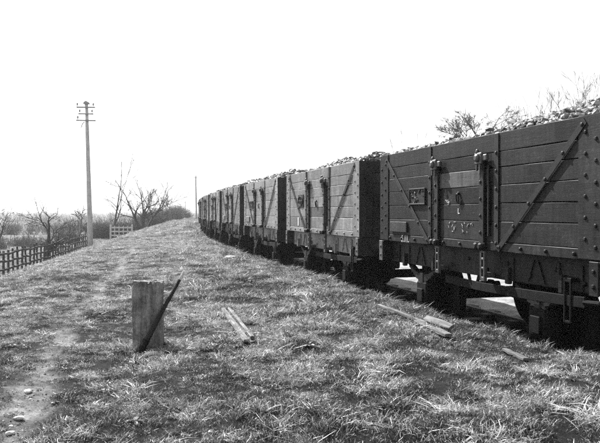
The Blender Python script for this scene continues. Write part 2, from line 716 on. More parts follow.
def plank_mesh(key, x0, x1, z0, z1, mat='paint'):
    mb = MB()
    gp = R2.uniform(0.0012, 0.0032)
    # a board cut in lengths so that its edge can wander
    n = max(2, int((x1 - x0) / 0.35))
    L = x1 - x0
    vs, fs = [], []
    for i in range(n + 1):
        u = -L / 2 + L * i / n
        if i == 0:
            u += 0.003
        if i == n:
            u -= 0.003
        h = (z1 - z0) / 2 - gp
        a, b_ = h + R2.uniform(-0.0025, 0.0015), h + R2.uniform(-0.0025, 0.0015)
        w = R2.uniform(-0.0015, 0.0015)
        c = 0.0045
        ring = [(TH / 2, -a), (TH / 2, b_), (-TH / 2 + c + w, b_), (-TH / 2 + w, b_ - c), (-TH / 2 + w, -a + c), (-TH / 2 + c + w, -a)]
        vs += [(u, p, q) for p, q in ring]
    for i in range(n):
        for j in range(6):
            j2 = (j + 1) % 6
            fs.append((i * 6 + j, i * 6 + j2, (i + 1) * 6 + j2, (i + 1) * 6 + j))
    fs.append((5, 4, 3, 2, 1, 0))
    fs.append(tuple(n * 6 + k for k in range(6)))
    mb.add(vs, fs)
    WM[key] = mb.mesh('plank', M[mat])


for i in range(7):
    z1, z0 = JOINTS[i], JOINTS[i + 1]
    if i in (0, 6):
        plank_mesh(('full', i), X0, X1, z0, z1)
    else:
        plank_mesh(('left', i), X0, DL, z0, z1)
        plank_mesh(('right', i), DR, X1, z0, z1)
        plank_mesh(('door', i), DL, DR, z0, z1)
    plank_mesh(('end', i), -HALF_W + 0.062, HALF_W - 0.062, z0, z1)

P = {}


def part(key, build, mat, smooth=False, name=None):
    mb = MB()
    build(mb)
    P[key] = mb.mesh(name or key, M[mat], smooth)


def strap_bolts(mb, x, z0, z1, y, step, r=0.021):
    z = z0
    while z <= z1 + 1e-6:
        mb.bolt((x, y, z), (0, -1, 0), r)
        z += step


def b_joint_light_block(mb):     # unseen boards added to block light through the plank joints
    mb.box(X0 + 0.07, X1 - 0.07, YS + 0.068, YS + 0.085, ZB + 0.01, ZT - 0.02)
    mb.box(X1 - 0.085, X1 - 0.069, YS + 0.09, -YS - 0.09, ZB + 0.01, ZT - 0.02)


part('joint_light_block', b_joint_light_block, 'under')


def b_far_side(mb):
    for i in range(7):
        mb.cbox(X0, X1, HALF_W - 0.062, HALF_W, JOINTS[i + 1] + 0.004, JOINTS[i] - 0.004, 0.008)
    mb.box(X0 + 0.01, X1 - 0.01, HALF_W - 0.07, HALF_W - 0.064, ZB + 0.01, ZT - 0.02)


def b_far_end(mb):
    for i in range(7):
        mb.cbox(X0, X0 + 0.06, -HALF_W + 0.066, HALF_W - 0.066, JOINTS[i + 1] + 0.004, JOINTS[i] - 0.004, 0.008)


part('side_wall', b_far_side, 'paint')
part('end_wall', b_far_end, 'paint')
part('floor', lambda mb: mb.box(X0 + 0.07, X1 - 0.07, -HALF_W + 0.09, HALF_W - 0.08, ZB + 0.02, ZB + 0.07), 'under')


def b_corner(sx):
    def f(mb):
        y = YS - 0.008
        xa, xb = (X0 - 0.008, X0 + 0.30) if sx < 0 else (X1 - 0.30, X1 + 0.008)
        mb.cbox(xa, xb, y - 0.004, YS + 0.001 - 0.003, ZB + 0.012, ZT - 0.004, 0.003)
        cols = (0.06, 0.20)
        for c, u in enumerate(cols):
            for k in range(7):
                z = ZB + 0.12 + k * 0.19 + (0.07 if c else 0)
                if z < ZT - 0.04:
                    x = X0 + u if sx < 0 else X1 - u
                    mb.bolt((x, y - 0.004, z), (0, -1, 0))
    return f


def b_flange(sx):            # the corner plate's return along the end
    def f(mb):
        xe0, xe1 = (X0 - 0.019, X0 - 0.0085) if sx < 0 else (X1 + 0.0085, X1 + 0.019)
        mb.cbox(xe0, xe1, YS - 0.0115, YS + 0.22, ZB + 0.012, ZT - 0.004, 0.003)
        for k in range(7):
            z = ZB + 0.1 + k * 0.19
            mb.bolt((xe0 if sx < 0 else xe1, YS + 0.14, z), (sx, 0, 0))
    return f


part('flange_left', b_flange(-1), 'paint', name='end_flange')
part('flange_right', b_flange(1), 'paint', name='end_flange')


part('corner_left', b_corner(-1), 'paint', name='corner_plate')
part('corner_right', b_corner(1), 'paint', name='corner_plate')


def b_corner_far(sx):
    def f(mb):
        x = X1 if sx > 0 else X0
        xe0, xe1 = (x - 0.012, x - 0.003) if sx < 0 else (x + 0.003, x + 0.012)
        mb.cbox(xe0, xe1, HALF_W - 0.22, HALF_W + 0.012, ZB + 0.012, ZT - 0.004, 0.003)
        for k in range(7):
            mb.bolt((xe0 if sx < 0 else xe1, HALF_W - 0.14, ZB + 0.1 + k * 0.19), (sx, 0, 0))
        xa, xb = (x, x + 0.3) if sx < 0 else (x - 0.3, x)
        mb.cbox(xa, xb, HALF_W + 0.003, HALF_W + 0.0115, ZB + 0.012, ZT - 0.004, 0.003)
    return f


part('corner_far_left', b_corner_far(-1), 'paint', name='corner_plate')
part('corner_far_right', b_corner_far(1), 'paint', name='corner_plate')


def b_knee(u):
    def f(mb):
        x = X0 + u
        mb.cbox(x - 0.045, x + 0.045, YS - 0.0125, YS - 0.0025, ZB + 0.02, ZT - 0.005, 0.005)
        strap_bolts(mb, x, ZB + 0.09, ZT - 0.06, YS - 0.0125, 0.197, 0.022)
    return f


part('knee_left', b_knee(1.70), 'iron', name='side_knee')
part('knee_right', b_knee(3.34), 'iron', name='side_knee')


def b_brace(sgn):
    def f(mb):
        if sgn < 0:
            a, b_ = Vector((X0 + 0.26, 0, ZT - 0.10)), Vector((X0 + 1.64, 0, ZB + 0.06))
        else:
            a, b_ = Vector((X1 - 0.24, 0, ZT - 0.08)), Vector((X0 + 3.42, 0, ZB + 0.05))
        d = (b_ - a)
        L = d.length
        ang = math.atan2(d.z, d.x)
        mt = Matrix.Translation(a + Vector((0, YS, 0))) @ Matrix.Rotation(-ang, 4, 'Y')
        mb.cbox(-0.05, L + 0.05, -0.0205, -0.0125, -0.034, 0.034, 0.003, mt)
        for k in range(6):
            p = a + d * (k / 5)
            mb.bolt((p.x, YS - 0.0205, p.z), (0, -1, 0), 0.021)
    return f


part('brace_left', b_brace(-1), 'iron', name='diagonal_brace')
part('brace_right', b_brace(1), 'iron', name='diagonal_brace')


def b_hinge(u):
    def f(mb):
        x = X0 + u
        mb.cbox(x - 0.05, x + 0.05, YS - 0.034, YS - 0.0025, ZB + 0.01, 2.23, 0.006)
        strap_bolts(mb, x - 0.018, ZB + 0.2, 2.1, YS - 0.034, 0.19, 0.022)
        # hinge knuckle, a pair of rounded ends
        for dx in (-0.055, 0.045):
            mb.lathe((x + dx, YS - 0.045, ZB + 0.045), (0, -1, 0), [(-0.02, 0.042), (0.03, 0.042), (0.05, 0.025)], 10)
    return f


def b_latch(u):
    def f(mb):
        x = X0 + u
        mb.cbox(x - 0.085, x + 0.065, YS - 0.075, YS - 0.0345, 2.155, 2.285, 0.012)          # bracket
        mb.cbox(x + 0.04, x + 0.15, YS - 0.06, YS - 0.02, 2.19, 2.262, 0.012)                # keep on the side knee
        mb.lathe((x - 0.01, YS - 0.07, 2.225), (0, -1, 0), [(0, 0.05), (0.025, 0.048), (0.04, 0.025)], 10)
        mb.lathe((x - 0.05, YS - 0.055, 2.275), (0, 0, 1), [(0, 0.022), (0.025, 0.024), (0.045, 0.018), (0.055, 0.006)], 8)
        for dx in (-0.05, 0.02):                                                             # hanging pins
            mb.cbox(x + dx - 0.011, x + dx + 0.011, YS - 0.07, YS - 0.045, 2.085, 2.156, 0.004)
        mb.ring_tube([(x + 0.02, YS - 0.06, 2.10), (x + 0.03, YS - 0.07, 2.05), (x + 0.035, YS - 0.06, 2.0)], [0.008] * 3, 5)
    return f


for u, k in ((1.93, 'l'), (3.06, 'r')):
    part('hinge_' + k, b_hinge(u), 'iron', name='hinge_strap')
    part('latch_' + k, b_latch(u), 'iron_worn', name='door_latch')


def b_ring(mb):
    pts = []
    for k in range(13):
        a = 2 * math.pi * k / 12
        pts.append((0.028 * math.cos(a), -0.02 - 0.006 * math.sin(a), -0.05 + 0.06 * math.sin(a)))
    mb.ring_tube(pts, [0.009] * 13, 6, False)
    mb.bolt((0, -0.004, 0.015), (0, -1, 0), 0.02)


part('ring', b_ring, 'iron', True, 'door_ring')
part('bar', lambda mb: mb.cbox(-0.012, 0.012, YS - 0.03, YS - 0.002, 1.35, 2.14, 0.004), 'iron', name='door_side_bar')
part('door', lambda mb: mb.box(DL + 0.004, DR - 0.004, YS + 0.0615, YS + 0.067, ZB + 0.11, 2.27), 'under')


def b_plate(mb):
    w, h = 0.25, 0.112
    mb.cbox(-w, w, -0.012, 0.0, -h, h, 0.004)
    for (a, b_, c, d) in ((-w, w, h - 0.018, h), (-w, w, -h, -h + 0.018)):
        mb.cbox(a, b_, -0.024, -0.0125, c, d, 0.004)
    for (a, b_) in ((-w, -w + 0.018), (w - 0.018, w)):
        mb.cbox(a, b_, -0.024, -0.0125, -h + 0.019, h - 0.019, 0.004)


def b_plate_relief(mb):      # the cast relief is worn past reading
    rr = random.Random(5)
    for _ in range(26):
        cx, cz = rr.uniform(-0.2, 0.2), rr.uniform(-0.08, 0.08)
        pts = [(cx, -0.0125, cz)]
        for k in range(2):
            pts.append((pts[-1][0] + rr.uniform(-.05, .05), -0.0125, max(-.09, min(.09, pts[-1][2] + rr.uniform(-.04, .04)))))
        mb.ring_tube(pts, [0.0075] * 3, 5)


part('plate', b_plate, 'iron', name='number_plate')
part('relief', b_plate_relief, 'iron', True, 'cast_relief')


def b_label(mb):
    mb.cbox(-0.29, 0.29, -0.025, 0.0, -0.075, 0.075, 0.006)


part('label_board', b_label, 'paint')


def b_round_plate(mb):
    pts = [(0.17 * math.cos(2 * math.pi * k / 24), -0.018, 0.10 * math.sin(2 * math.pi * k / 24)) for k in range(25)]
    mb.ring_tube(pts, [0.012] * 25, 5, False)
    mb.cbox(-0.22, 0.22, -0.012, 0, -0.14, 0.14, 0.004)
    mb.cbox(-0.012, 0.012, -0.022, -0.0125, -0.09, 0.09, 0.003)
    mb.cbox(-0.15, -0.0125, -0.022, -0.0125, -0.012, 0.012, 0.003)
    mb.cbox(0.0125, 0.15, -0.022, -0.0125, -0.012, 0.012, 0.003)


part('round_plate', b_round_plate, 'iron', name='number_plate')


def b_solebar(mb):
    mb.cbox(X0 + 0.13, X1 - 0.13, -1.09, -0.93, 0.87, ZB - 0.004, 0.01)
    x = X0 + 0.35
    k = 0
    while x < X1 - 0.3:
        mb.bolt((x, -1.09, 0.96 + 0.1 * (k % 2)), (0, -1, 0), 0.026, 0.022)
        mb.bolt((x + 0.02, YS - 0.006, ZB + 0.05), (0, -1, 0), 0.021, 0.02)
        x += 0.43
        k += 1
    for xc in (-1.37, 1.37):     # triangular stays behind each spring
        for s in (-1, 1):
            mb.prism([(xc + s * 0.02, 1.13), (xc + s * 0.045, 1.13), (xc + s * 0.16, 0.90), (xc + s * 0.125, 0.90)], 'y', -1.105, -1.0905)
        for s in (-1, 1):
            mb.cbox(xc + s * 0.47 - 0.035, xc + s * 0.47 + 0.035, -1.15, -1.0905, 0.84, 1.02, 0.01)
    for xs in (-2.1, -1.75, -0.95, 0.95, 1.75, 2.1):  # stiffening irons down the solebar
        mb.cbox(xs - 0.02, xs + 0.02, -1.106, -1.0905, 0.88, 1.13, 0.004)


part('solebar', b_solebar, 'paint')
part('solebar_far', lambda mb: mb.cbox(X0 + 0.13, X1 - 0.13, 0.90, 1.02, 0.885, ZB - 0.004, 0.01), 'under', name='solebar')


def b_headstock(sx):
    def f(mb):
        x0, x1 = (X0 - 0.005, X0 + 0.125) if sx < 0 else (X1 - 0.125, X1 + 0.005)
        mb.cbox(x0, x1, -1.235, 1.235, 0.89, ZB - 0.002, 0.012)
        for z in (0.96, 1.10):
            for y in (-0.45, 0.45, -1.1, 1.1):
                mb.bolt((x0 if sx < 0 else x1, y, z), (sx, 0, 0), 0.024)
    return f


def b_headstock_cap(mb):
    mb.cbox(-0.062, 0.062, -1.252, -1.2365, 0.885, ZB - 0.004, 0.004)
    for z in (0.97, 1.1):
        mb.bolt((0, -1.252, z), (0, -1, 0), 0.024)


part('headstock_cap', b_headstock_cap, 'iron_worn', name='end_cap')


part('headstock_left', b_headstock(-1), 'paint', name='headstock')
part('headstock_right', b_headstock(1), 'paint', name='headstock')


def b_end_post(mb):
    for y in (0,):
        mb.cbox(X1 + 0.003, X1 + 0.02, y - 0.05, y + 0.05, 1.0, ZT - 0.03, 0.004)
        for k in range(7):
            mb.bolt((X1 + 0.02, y, ZB + 0.1 + k * 0.19), (1, 0, 0))


part('end_post', b_end_post, 'paint', name='end_stanchion')


def b_buffer_case(mb):
    mb.lathe((0, 0, 0), (1, 0, 0), [(0, 0.17), (0.02, 0.17), (0.05, 0.12), (0.27, 0.09), (0.28, 0.075)], 14)


def b_buffer_head(mb):
    mb.lathe((0, 0, 0), (1, 0, 0), [(0.26, 0.05), (0.43, 0.05), (0.435, 0.16), (0.455, 0.165), (0.468, 0.12)], 18)


part('buffer', b_buffer_case, 'iron', True)
part('buffer_head', b_buffer_head, 'iron_worn', True)


def b_coupling(mb):
    zc = 1.05
    mb.cbox(X1 + 0.005, X1 + 0.16, -0.03, 0.03, zc - 0.03, zc + 0.03, 0.008)
    mb.ring_tube([(X1 + 0.15, 0, zc), (X1 + 0.23, 0, zc + 0.02), (X1 + 0.25, 0, zc + 0.09), (X1 + 0.19, 0, zc + 0.12)],
                 [0.03, 0.03, 0.026, 0.014], 6)
    for k in range(3):
        x, z = X1 + 0.30 + 0.20 * k, zc - 0.02 - 0.05 * math.sin(math.pi * (k + 0.5) / 3)
        pts = []
        for j in range(13):
            a = 2 * math.pi * j / 12
            u, v = 0.125 * math.cos(a), 0.04 * math.sin(a)
            pts.append((x + u, v if k % 2 == 0 else 0, z + (0 if k % 2 == 0 else v)))
        mb.ring_tube(pts, [0.017] * 13, 6, False)


part('coupling', b_coupling, 'iron', True, 'coupling_chain')


def b_axle_guard(mb):
    for s in (-1, 1):
        mb.prism([(s * 0.10, 0.30), (s * 0.145, 0.30), (s * 0.175, 0.62), (s * 0.36, 1.12), (s * 0.28, 1.12), (s * 0.10, 0.66)],
                 'y', -0.006, 0.006)
    mb.cbox(-0.16, 0.16, -0.008, 0.008, 0.27, 0.30, 0.003)


def b_axlebox(mb):
    mb.cbox(-0.16, 0.16, -0.155, 0.05, 0.34, 0.66, 0.025)
    mb.cbox(-0.085, 0.085, -0.185, -0.15, 0.38, 0.56, 0.02)
    mb.cbox(-0.185, 0.185, -0.05, -0.02, 0.36, 0.62, 0.01)


def b_spring(mb):
    for k in range(6):
        half = 0.50 - k * 0.075
        z = 0.70 - k * 0.018 + 0.045
        n = 10
        vs, fs = [], []
        for i in range(n + 1):
            u = -half + 2 * half * i / n
            zz = z + 0.62 * u * u
            for (dy, dz) in ((-0.045, -0.008), (0.045, -0.008), (0.045, 0.008), (-0.045, 0.008)):
                vs.append((u, dy - 0.06, zz + dz))
        for i in range(n):
            for j in range(4):
                j2 = (j + 1) % 4
                fs.append((i * 4 + j, i * 4 + j2, (i + 1) * 4 + j2, (i + 1) * 4 + j))
        fs += [(3, 2, 1, 0), tuple(n * 4 + j for j in range(4))]
        mb.add(vs, fs)
    mb.cbox(-0.05, 0.05, -0.115, -0.005, 0.632, 0.775, 0.008)


part('axle_guard', b_axle_guard, 'under')
part('axlebox', b_axlebox, 'under')
part('spring', b_spring, 'iron', name='leaf_spring')


def b_tyre(mb):
    R = 0.475
    prof = [(-0.035, 0.40), (-0.035, R - 0.005), (0.055, R + 0.004), (0.07, R + 0.03), (0.095, R + 0.028), (0.1, 0.42), (0.03, 0.40)]
    n = 36
    vs, fs = [], []
    for k in range(n):
        a = 2 * math.pi * k / n
        vs += [(r * math.cos(a), p, r * math.sin(a)) for p, r in prof]
    m_ = len(prof)
    for k in range(n):
        k2 = (k + 1) % n
        for j in range(m_):
            j2 = (j + 1) % m_
            fs.append((k * m_ + j, k2 * m_ + j, k2 * m_ + j2, k * m_ + j2))
    mb.add(vs, fs)


def b_spokes(mb):
    mb.lathe((0, -0.06, 0), (0, 1, 0), [(0, 0.10), (0.02, 0.125), (0.15, 0.125), (0.17, 0.10)], 16)
    mb.lathe((0, 0.0, 0), (0, 1, 0), [(0.02, 0.41), (0.035, 0.41)], 28)
    for k in range(8):
        a = 2 * math.pi * k / 8
        for da in (-0.13, 0.13):
            mb.ring_tube([(0.10 * math.cos(a + da * 2.2), 0.02, 0.10 * math.sin(a + da * 2.2)),
                          (0.41 * math.cos(a + da), 0.03, 0.41 * math.sin(a + da))], [0.033, 0.028], 6)


part('tyre', b_tyre, 'under', False)
part('wheel', b_spokes, 'under', False)
part('axle', lambda mb: mb.lathe((0, -0.98, 0.475), (0, 1, 0), [(0, 0.05), (0.2, 0.05), (0.25, 0.08), (1.71, 0.08), (1.76, 0.05), (1.96, 0.05)], 12), 'under', True)


def b_door_stop(mb):      # slotted spring bars hanging over the solebar below the hinges
    mb.cbox(-0.05, -0.024, YS - 0.02, YS + 0.02, 0.84, ZB - 0.006, 0.006)
    mb.cbox(0.024, 0.05, YS - 0.02, YS + 0.02, 0.84, ZB - 0.006, 0.006)
    for z0, z1 in ((0.841, 0.89), (0.975, 1.0), (1.08, 1.105), (1.16, ZB - 0.007)):
        mb.cbox(-0.0235, 0.0235, YS - 0.018, YS + 0.018, z0, z1, 0.004)
    mb.cbox(-0.04, 0.04, YS + 0.021, -1.0915, 0.88, 0.94, 0.008)


part('door_stop', b_door_stop, 'iron_worn')


def b_brake_lever(mb):
    y = -1.12
    pts = [(-0.75, y + 0.10, 0.75), (0.3, y + 0.02, 0.75), (1.2, y - 0.02, 0.77), (2.0, y - 0.03, 0.79), (2.22, y - 0.03, 0.80)]
    for a, b_ in zip(pts[:-1], pts[1:]):
        a, b_ = Vector(a), Vector(b_)
        d = b_ - a
        mt = Matrix.Translation(a) @ d.to_track_quat('X', 'Z').to_matrix().to_4x4()
        mb.cbox(-0.002, d.length, -0.012, 0.012, -0.05, 0.05, 0.004, mt)
    mb.lathe((2.2, y - 0.03, 0.80), (1, 0, 0.05), [(0, 0.022), (0.22, 0.024), (0.24, 0.014)], 8)


def b_lever_guard(mb):
    y = -1.16
    for dx in (0, 0.09):
        mb.cbox(1.925 + dx, 1.945 + dx, y - 0.012, y + 0.002, 0.58, 1.0, 0.003)
    mb.cbox(1.946, 2.014, y - 0.011, y + 0.001, 0.581, 0.605, 0.003)
    mb.cbox(1.925, 2.04, y - 0.01, -1.0915, 0.965, 1.005, 0.004)


def b_v_hanger(mb):
    for s in (-1, 1):
        mb.prism([(s * 0.02, 0.69), (s * 0.065, 0.69), (s * 0.2, 0.95), (s * 0.14, 0.95)], 'y', -1.045, -1.028)
    mb.lathe((0, -1.02, 0.735), (0, 1, 0), [(0, 0.05), (0.32, 0.05)], 10)


def b_brake_shoe(mb):     # shoe for a wheel at the origin whose block sits on +x
    vs, fs = [], []
    n = 8
    for i in range(n + 1):
        a = math.radians(-34 + 60 * i / n)
        for (r, y) in ((0.484, -0.05), (0.484, 0.05), (0.575, 0.05), (0.575, -0.05)):
            vs.append((r * math.cos(a), y, 0.475 + r * math.sin(a)))
    for i in range(n):
        for j in range(4):
            j2 = (j + 1) % 4
            fs.append((i * 4 + j, i * 4 + j2, (i + 1) * 4 + j2, (i + 1) * 4 + j))
    fs += [(3, 2, 1, 0), tuple(n * 4 + j for j in range(4))]
    mb.add(vs, fs)
    mb.cbox(0.545, 0.60, -0.075, -0.051, 0.42, 0.93, 0.006)


def b_push_rod(mb):
    mb.ring_tube([(-0.80, -0.74, 0.60), (-0.06, -0.80, 0.74)], [0.024, 0.024], 6)
    mb.ring_tube([(0.80, -0.74, 0.60), (0.06, -0.80, 0.70)], [0.024, 0.024], 6)
    mb.cbox(-0.05, 0.05, -0.83, -0.78, 0.66, 0.80, 0.01)


part('brake_lever', b_brake_lever, 'under')
part('lever_guard', b_lever_guard, 'under', name='brake_lever_guard')
part('v_hanger', b_v_hanger, 'under')
part('brake_shoe', b_brake_shoe, 'under')
part('push_rod', b_push_rod, 'under')


def text_mesh(txt, size):
    cu = bpy.data.curves.new('painted_figures', 'FONT')
    cu.body = txt
    cu.size = size
    cu.extrude = 0.0012
    cu.offset = 0.002
    o = bpy.data.objects.new('tmp_text', cu)
    COL.objects.link(o)
    dg = bpy.context.evaluated_depsgraph_get()
    me = bpy.data.meshes.new_from_object(o.evaluated_get(dg))
    COL.objects.unlink(o)
    bpy.data.objects.remove(o)
    me.materials.clear()
    me.materials.append(M['chalk'])
    return me


def scribble(seed, w, h, n, r=0.0035):
    rr = random.Random(seed)
    mb = MB()
    for _ in range(n):
        x, z = rr.uniform(-w, w), rr.uniform(-h, h)
        pts = [(x, 0, z)]
        for k in range(rr.randint(1, 3)):
            x += rr.uniform(-0.03, 0.035)
            z += rr.uniform(-0.05, 0.05)
            z = max(-h, min(h, z))
            pts.append((x, 0, z))
        mb.ring_tube(pts, [r] * len(pts), 4)
    return mb.mesh('chalk_scribble', M['chalk'])


TARE = text_mesh('5.11.', 0.135)
CHALK_L = text_mesh('L', 0.09)
SCRIB = scribble(4, 0.30, 0.06, 16)
SCRIB2 = scribble(9, 0.12, 0.03, 6)


def lump_cloud(seed, n, dens_top=True):
    """heap of angular lumps in wagon coordinates with a tone on every lump"""
    rr = np.random.default_rng(seed)
    ico = bpy.data.meshes.new('tmp')
    import bmesh
    bm = bmesh.new()
    bmesh.ops.create_icosphere(bm, subdivisions=1, radius=1)
    bm.to_mesh(ico)
    bm.free()
    base = np.array([v.co[:] for v in ico.vertices])
    faces = np.array([p.vertices[:] for p in ico.polygons])
    bpy.data.meshes.remove(ico)
    V, Fc, T = [], [], []
    o = 0
    ph = rr.random(4) * 6.28
    slant = 0.32 if seed != 32 else 0.0

    def top(x, y):
        e = np.clip(np.minimum((1.13 - abs(y)) / 0.7, (2.42 - abs(x)) / 0.8), 0, 1)
        return ZT - 0.035 + 0.25 * (1 - slant + slant * np.clip((x + 0.8) / 2.6, -0.5, 1)) * e ** 0.7 + 0.06 * np.sin(x * 2.3 + ph[0]) * e + 0.035 * np.sin(x * 5.1 + ph[1]) * e

    for i in range(n):
        x, y = rr.uniform(-2.40, 2.40), rr.uniform(-1.12, 1.12)
        if rr.random() < 0.35:
            y = rr.uniform(-1.12, -0.6)
        s = 0.016 + 0.036 * rr.random() ** 2.0 + (0.045 * rr.random() if rr.random() < 0.05 else 0)
        sc = np.array([rr.uniform(0.8, 1.6), rr.uniform(0.7, 1.3), rr.uniform(0.5, 1.0)]) * s
        v = base * (1 + rr.uniform(-0.28, 0.28, (len(base), 1))) * sc
        a, b_, c = rr.uniform(0, 6.28), rr.uniform(-0.5, 0.5), rr.uniform(-0.5, 0.5)
        R = np.array((Matrix.Rotation(a, 3, 'Z') @ Matrix.Rotation(b_, 3, 'X') @ Matrix.Rotation(c, 3, 'Y')))
        v = v @ R.T
        lim_x, lim_y = 2.43, 1.13
        v += np.array([x, y, top(x, y) + rr.uniform(-0.03, 0.035)])
        v[:, 0] = np.clip(v[:, 0], -lim_x, lim_x)
        v[:, 1] = np.clip(v[:, 1], -lim_y, lim_y)
        V.append(v)
        Fc.append(faces + o)
        o += len(v)
        t = rr.choice([0.04, 0.10, 0.20, 0.34], p=[.2, .25, .3, .25]) * rr.uniform(0.7, 1.3)
        T.append(np.full(len(v), t))
    # the heap's body underneath
    nx, ny = 40, 18
    gx, gy = np.linspace(-2.43, 2.43, nx), np.linspace(-1.13, 1.13, ny)
    GX, GY = np.meshgrid(gx, gy)
    GZ = top(GX, GY) - 0.05
    vb = np.stack([GX.ravel(), GY.ravel(), GZ.ravel()], 1)
    idx = np.arange(nx * ny).reshape(ny, nx) + o
    q = np.stack([idx[:-1, :-1], idx[:-1, 1:], idx[1:, 1:], idx[1:, :-1]], -1).reshape(-1, 4)
    me = bpy.data.meshes.new('mineral_load')
    V.append(vb)
    T.append(np.full(len(vb), 0.03))
    me.from_pydata(np.concatenate(V).tolist(), [], np.concatenate(Fc).tolist() + q.tolist())
    at = me.attributes.new('tone', 'FLOAT', 'POINT')
    at.data.foreach_set('value', np.concatenate(T).astype(np.float32))
    me.materials.append(M['lump'])
    return me


LOADS = [lump_cloud(31, 5200), lump_cloud(32, 3000), lump_cloud(35, 4000)]

WAGON_LABELS = [
    'nearest open mineral wagon, dark planks, 5.11. painted low on its left',
    'second wagon from the camera, wide grey side and dark end showing',
    'third wagon from the camera, between the wide grey one and the narrowing row',
    'fourth wagon from the camera, narrow grey side near middle of the row',
    'fifth wagon from the camera, showing only a narrow strip of side',
    'sixth wagon from the camera, thin sliver far along the curve',
    'seventh wagon from the camera, thinnest sliver near the end of the row',
    'farthest wagon, last edge before the train curves out of sight',
]
LOAD_LABELS = ['pale lumps heaped in the nearest wagon', 'pale lumps heaped in the second wagon',
               'pale lumps heaped in the third wagon', 'pale lumps heaped in the fourth wagon',
               'pale lumps heaped in the fifth wagon', 'pale lumps heaped in the sixth wagon',
               'pale lumps heaped in the seventh wagon', 'pale lumps heaped in the farthest wagon']


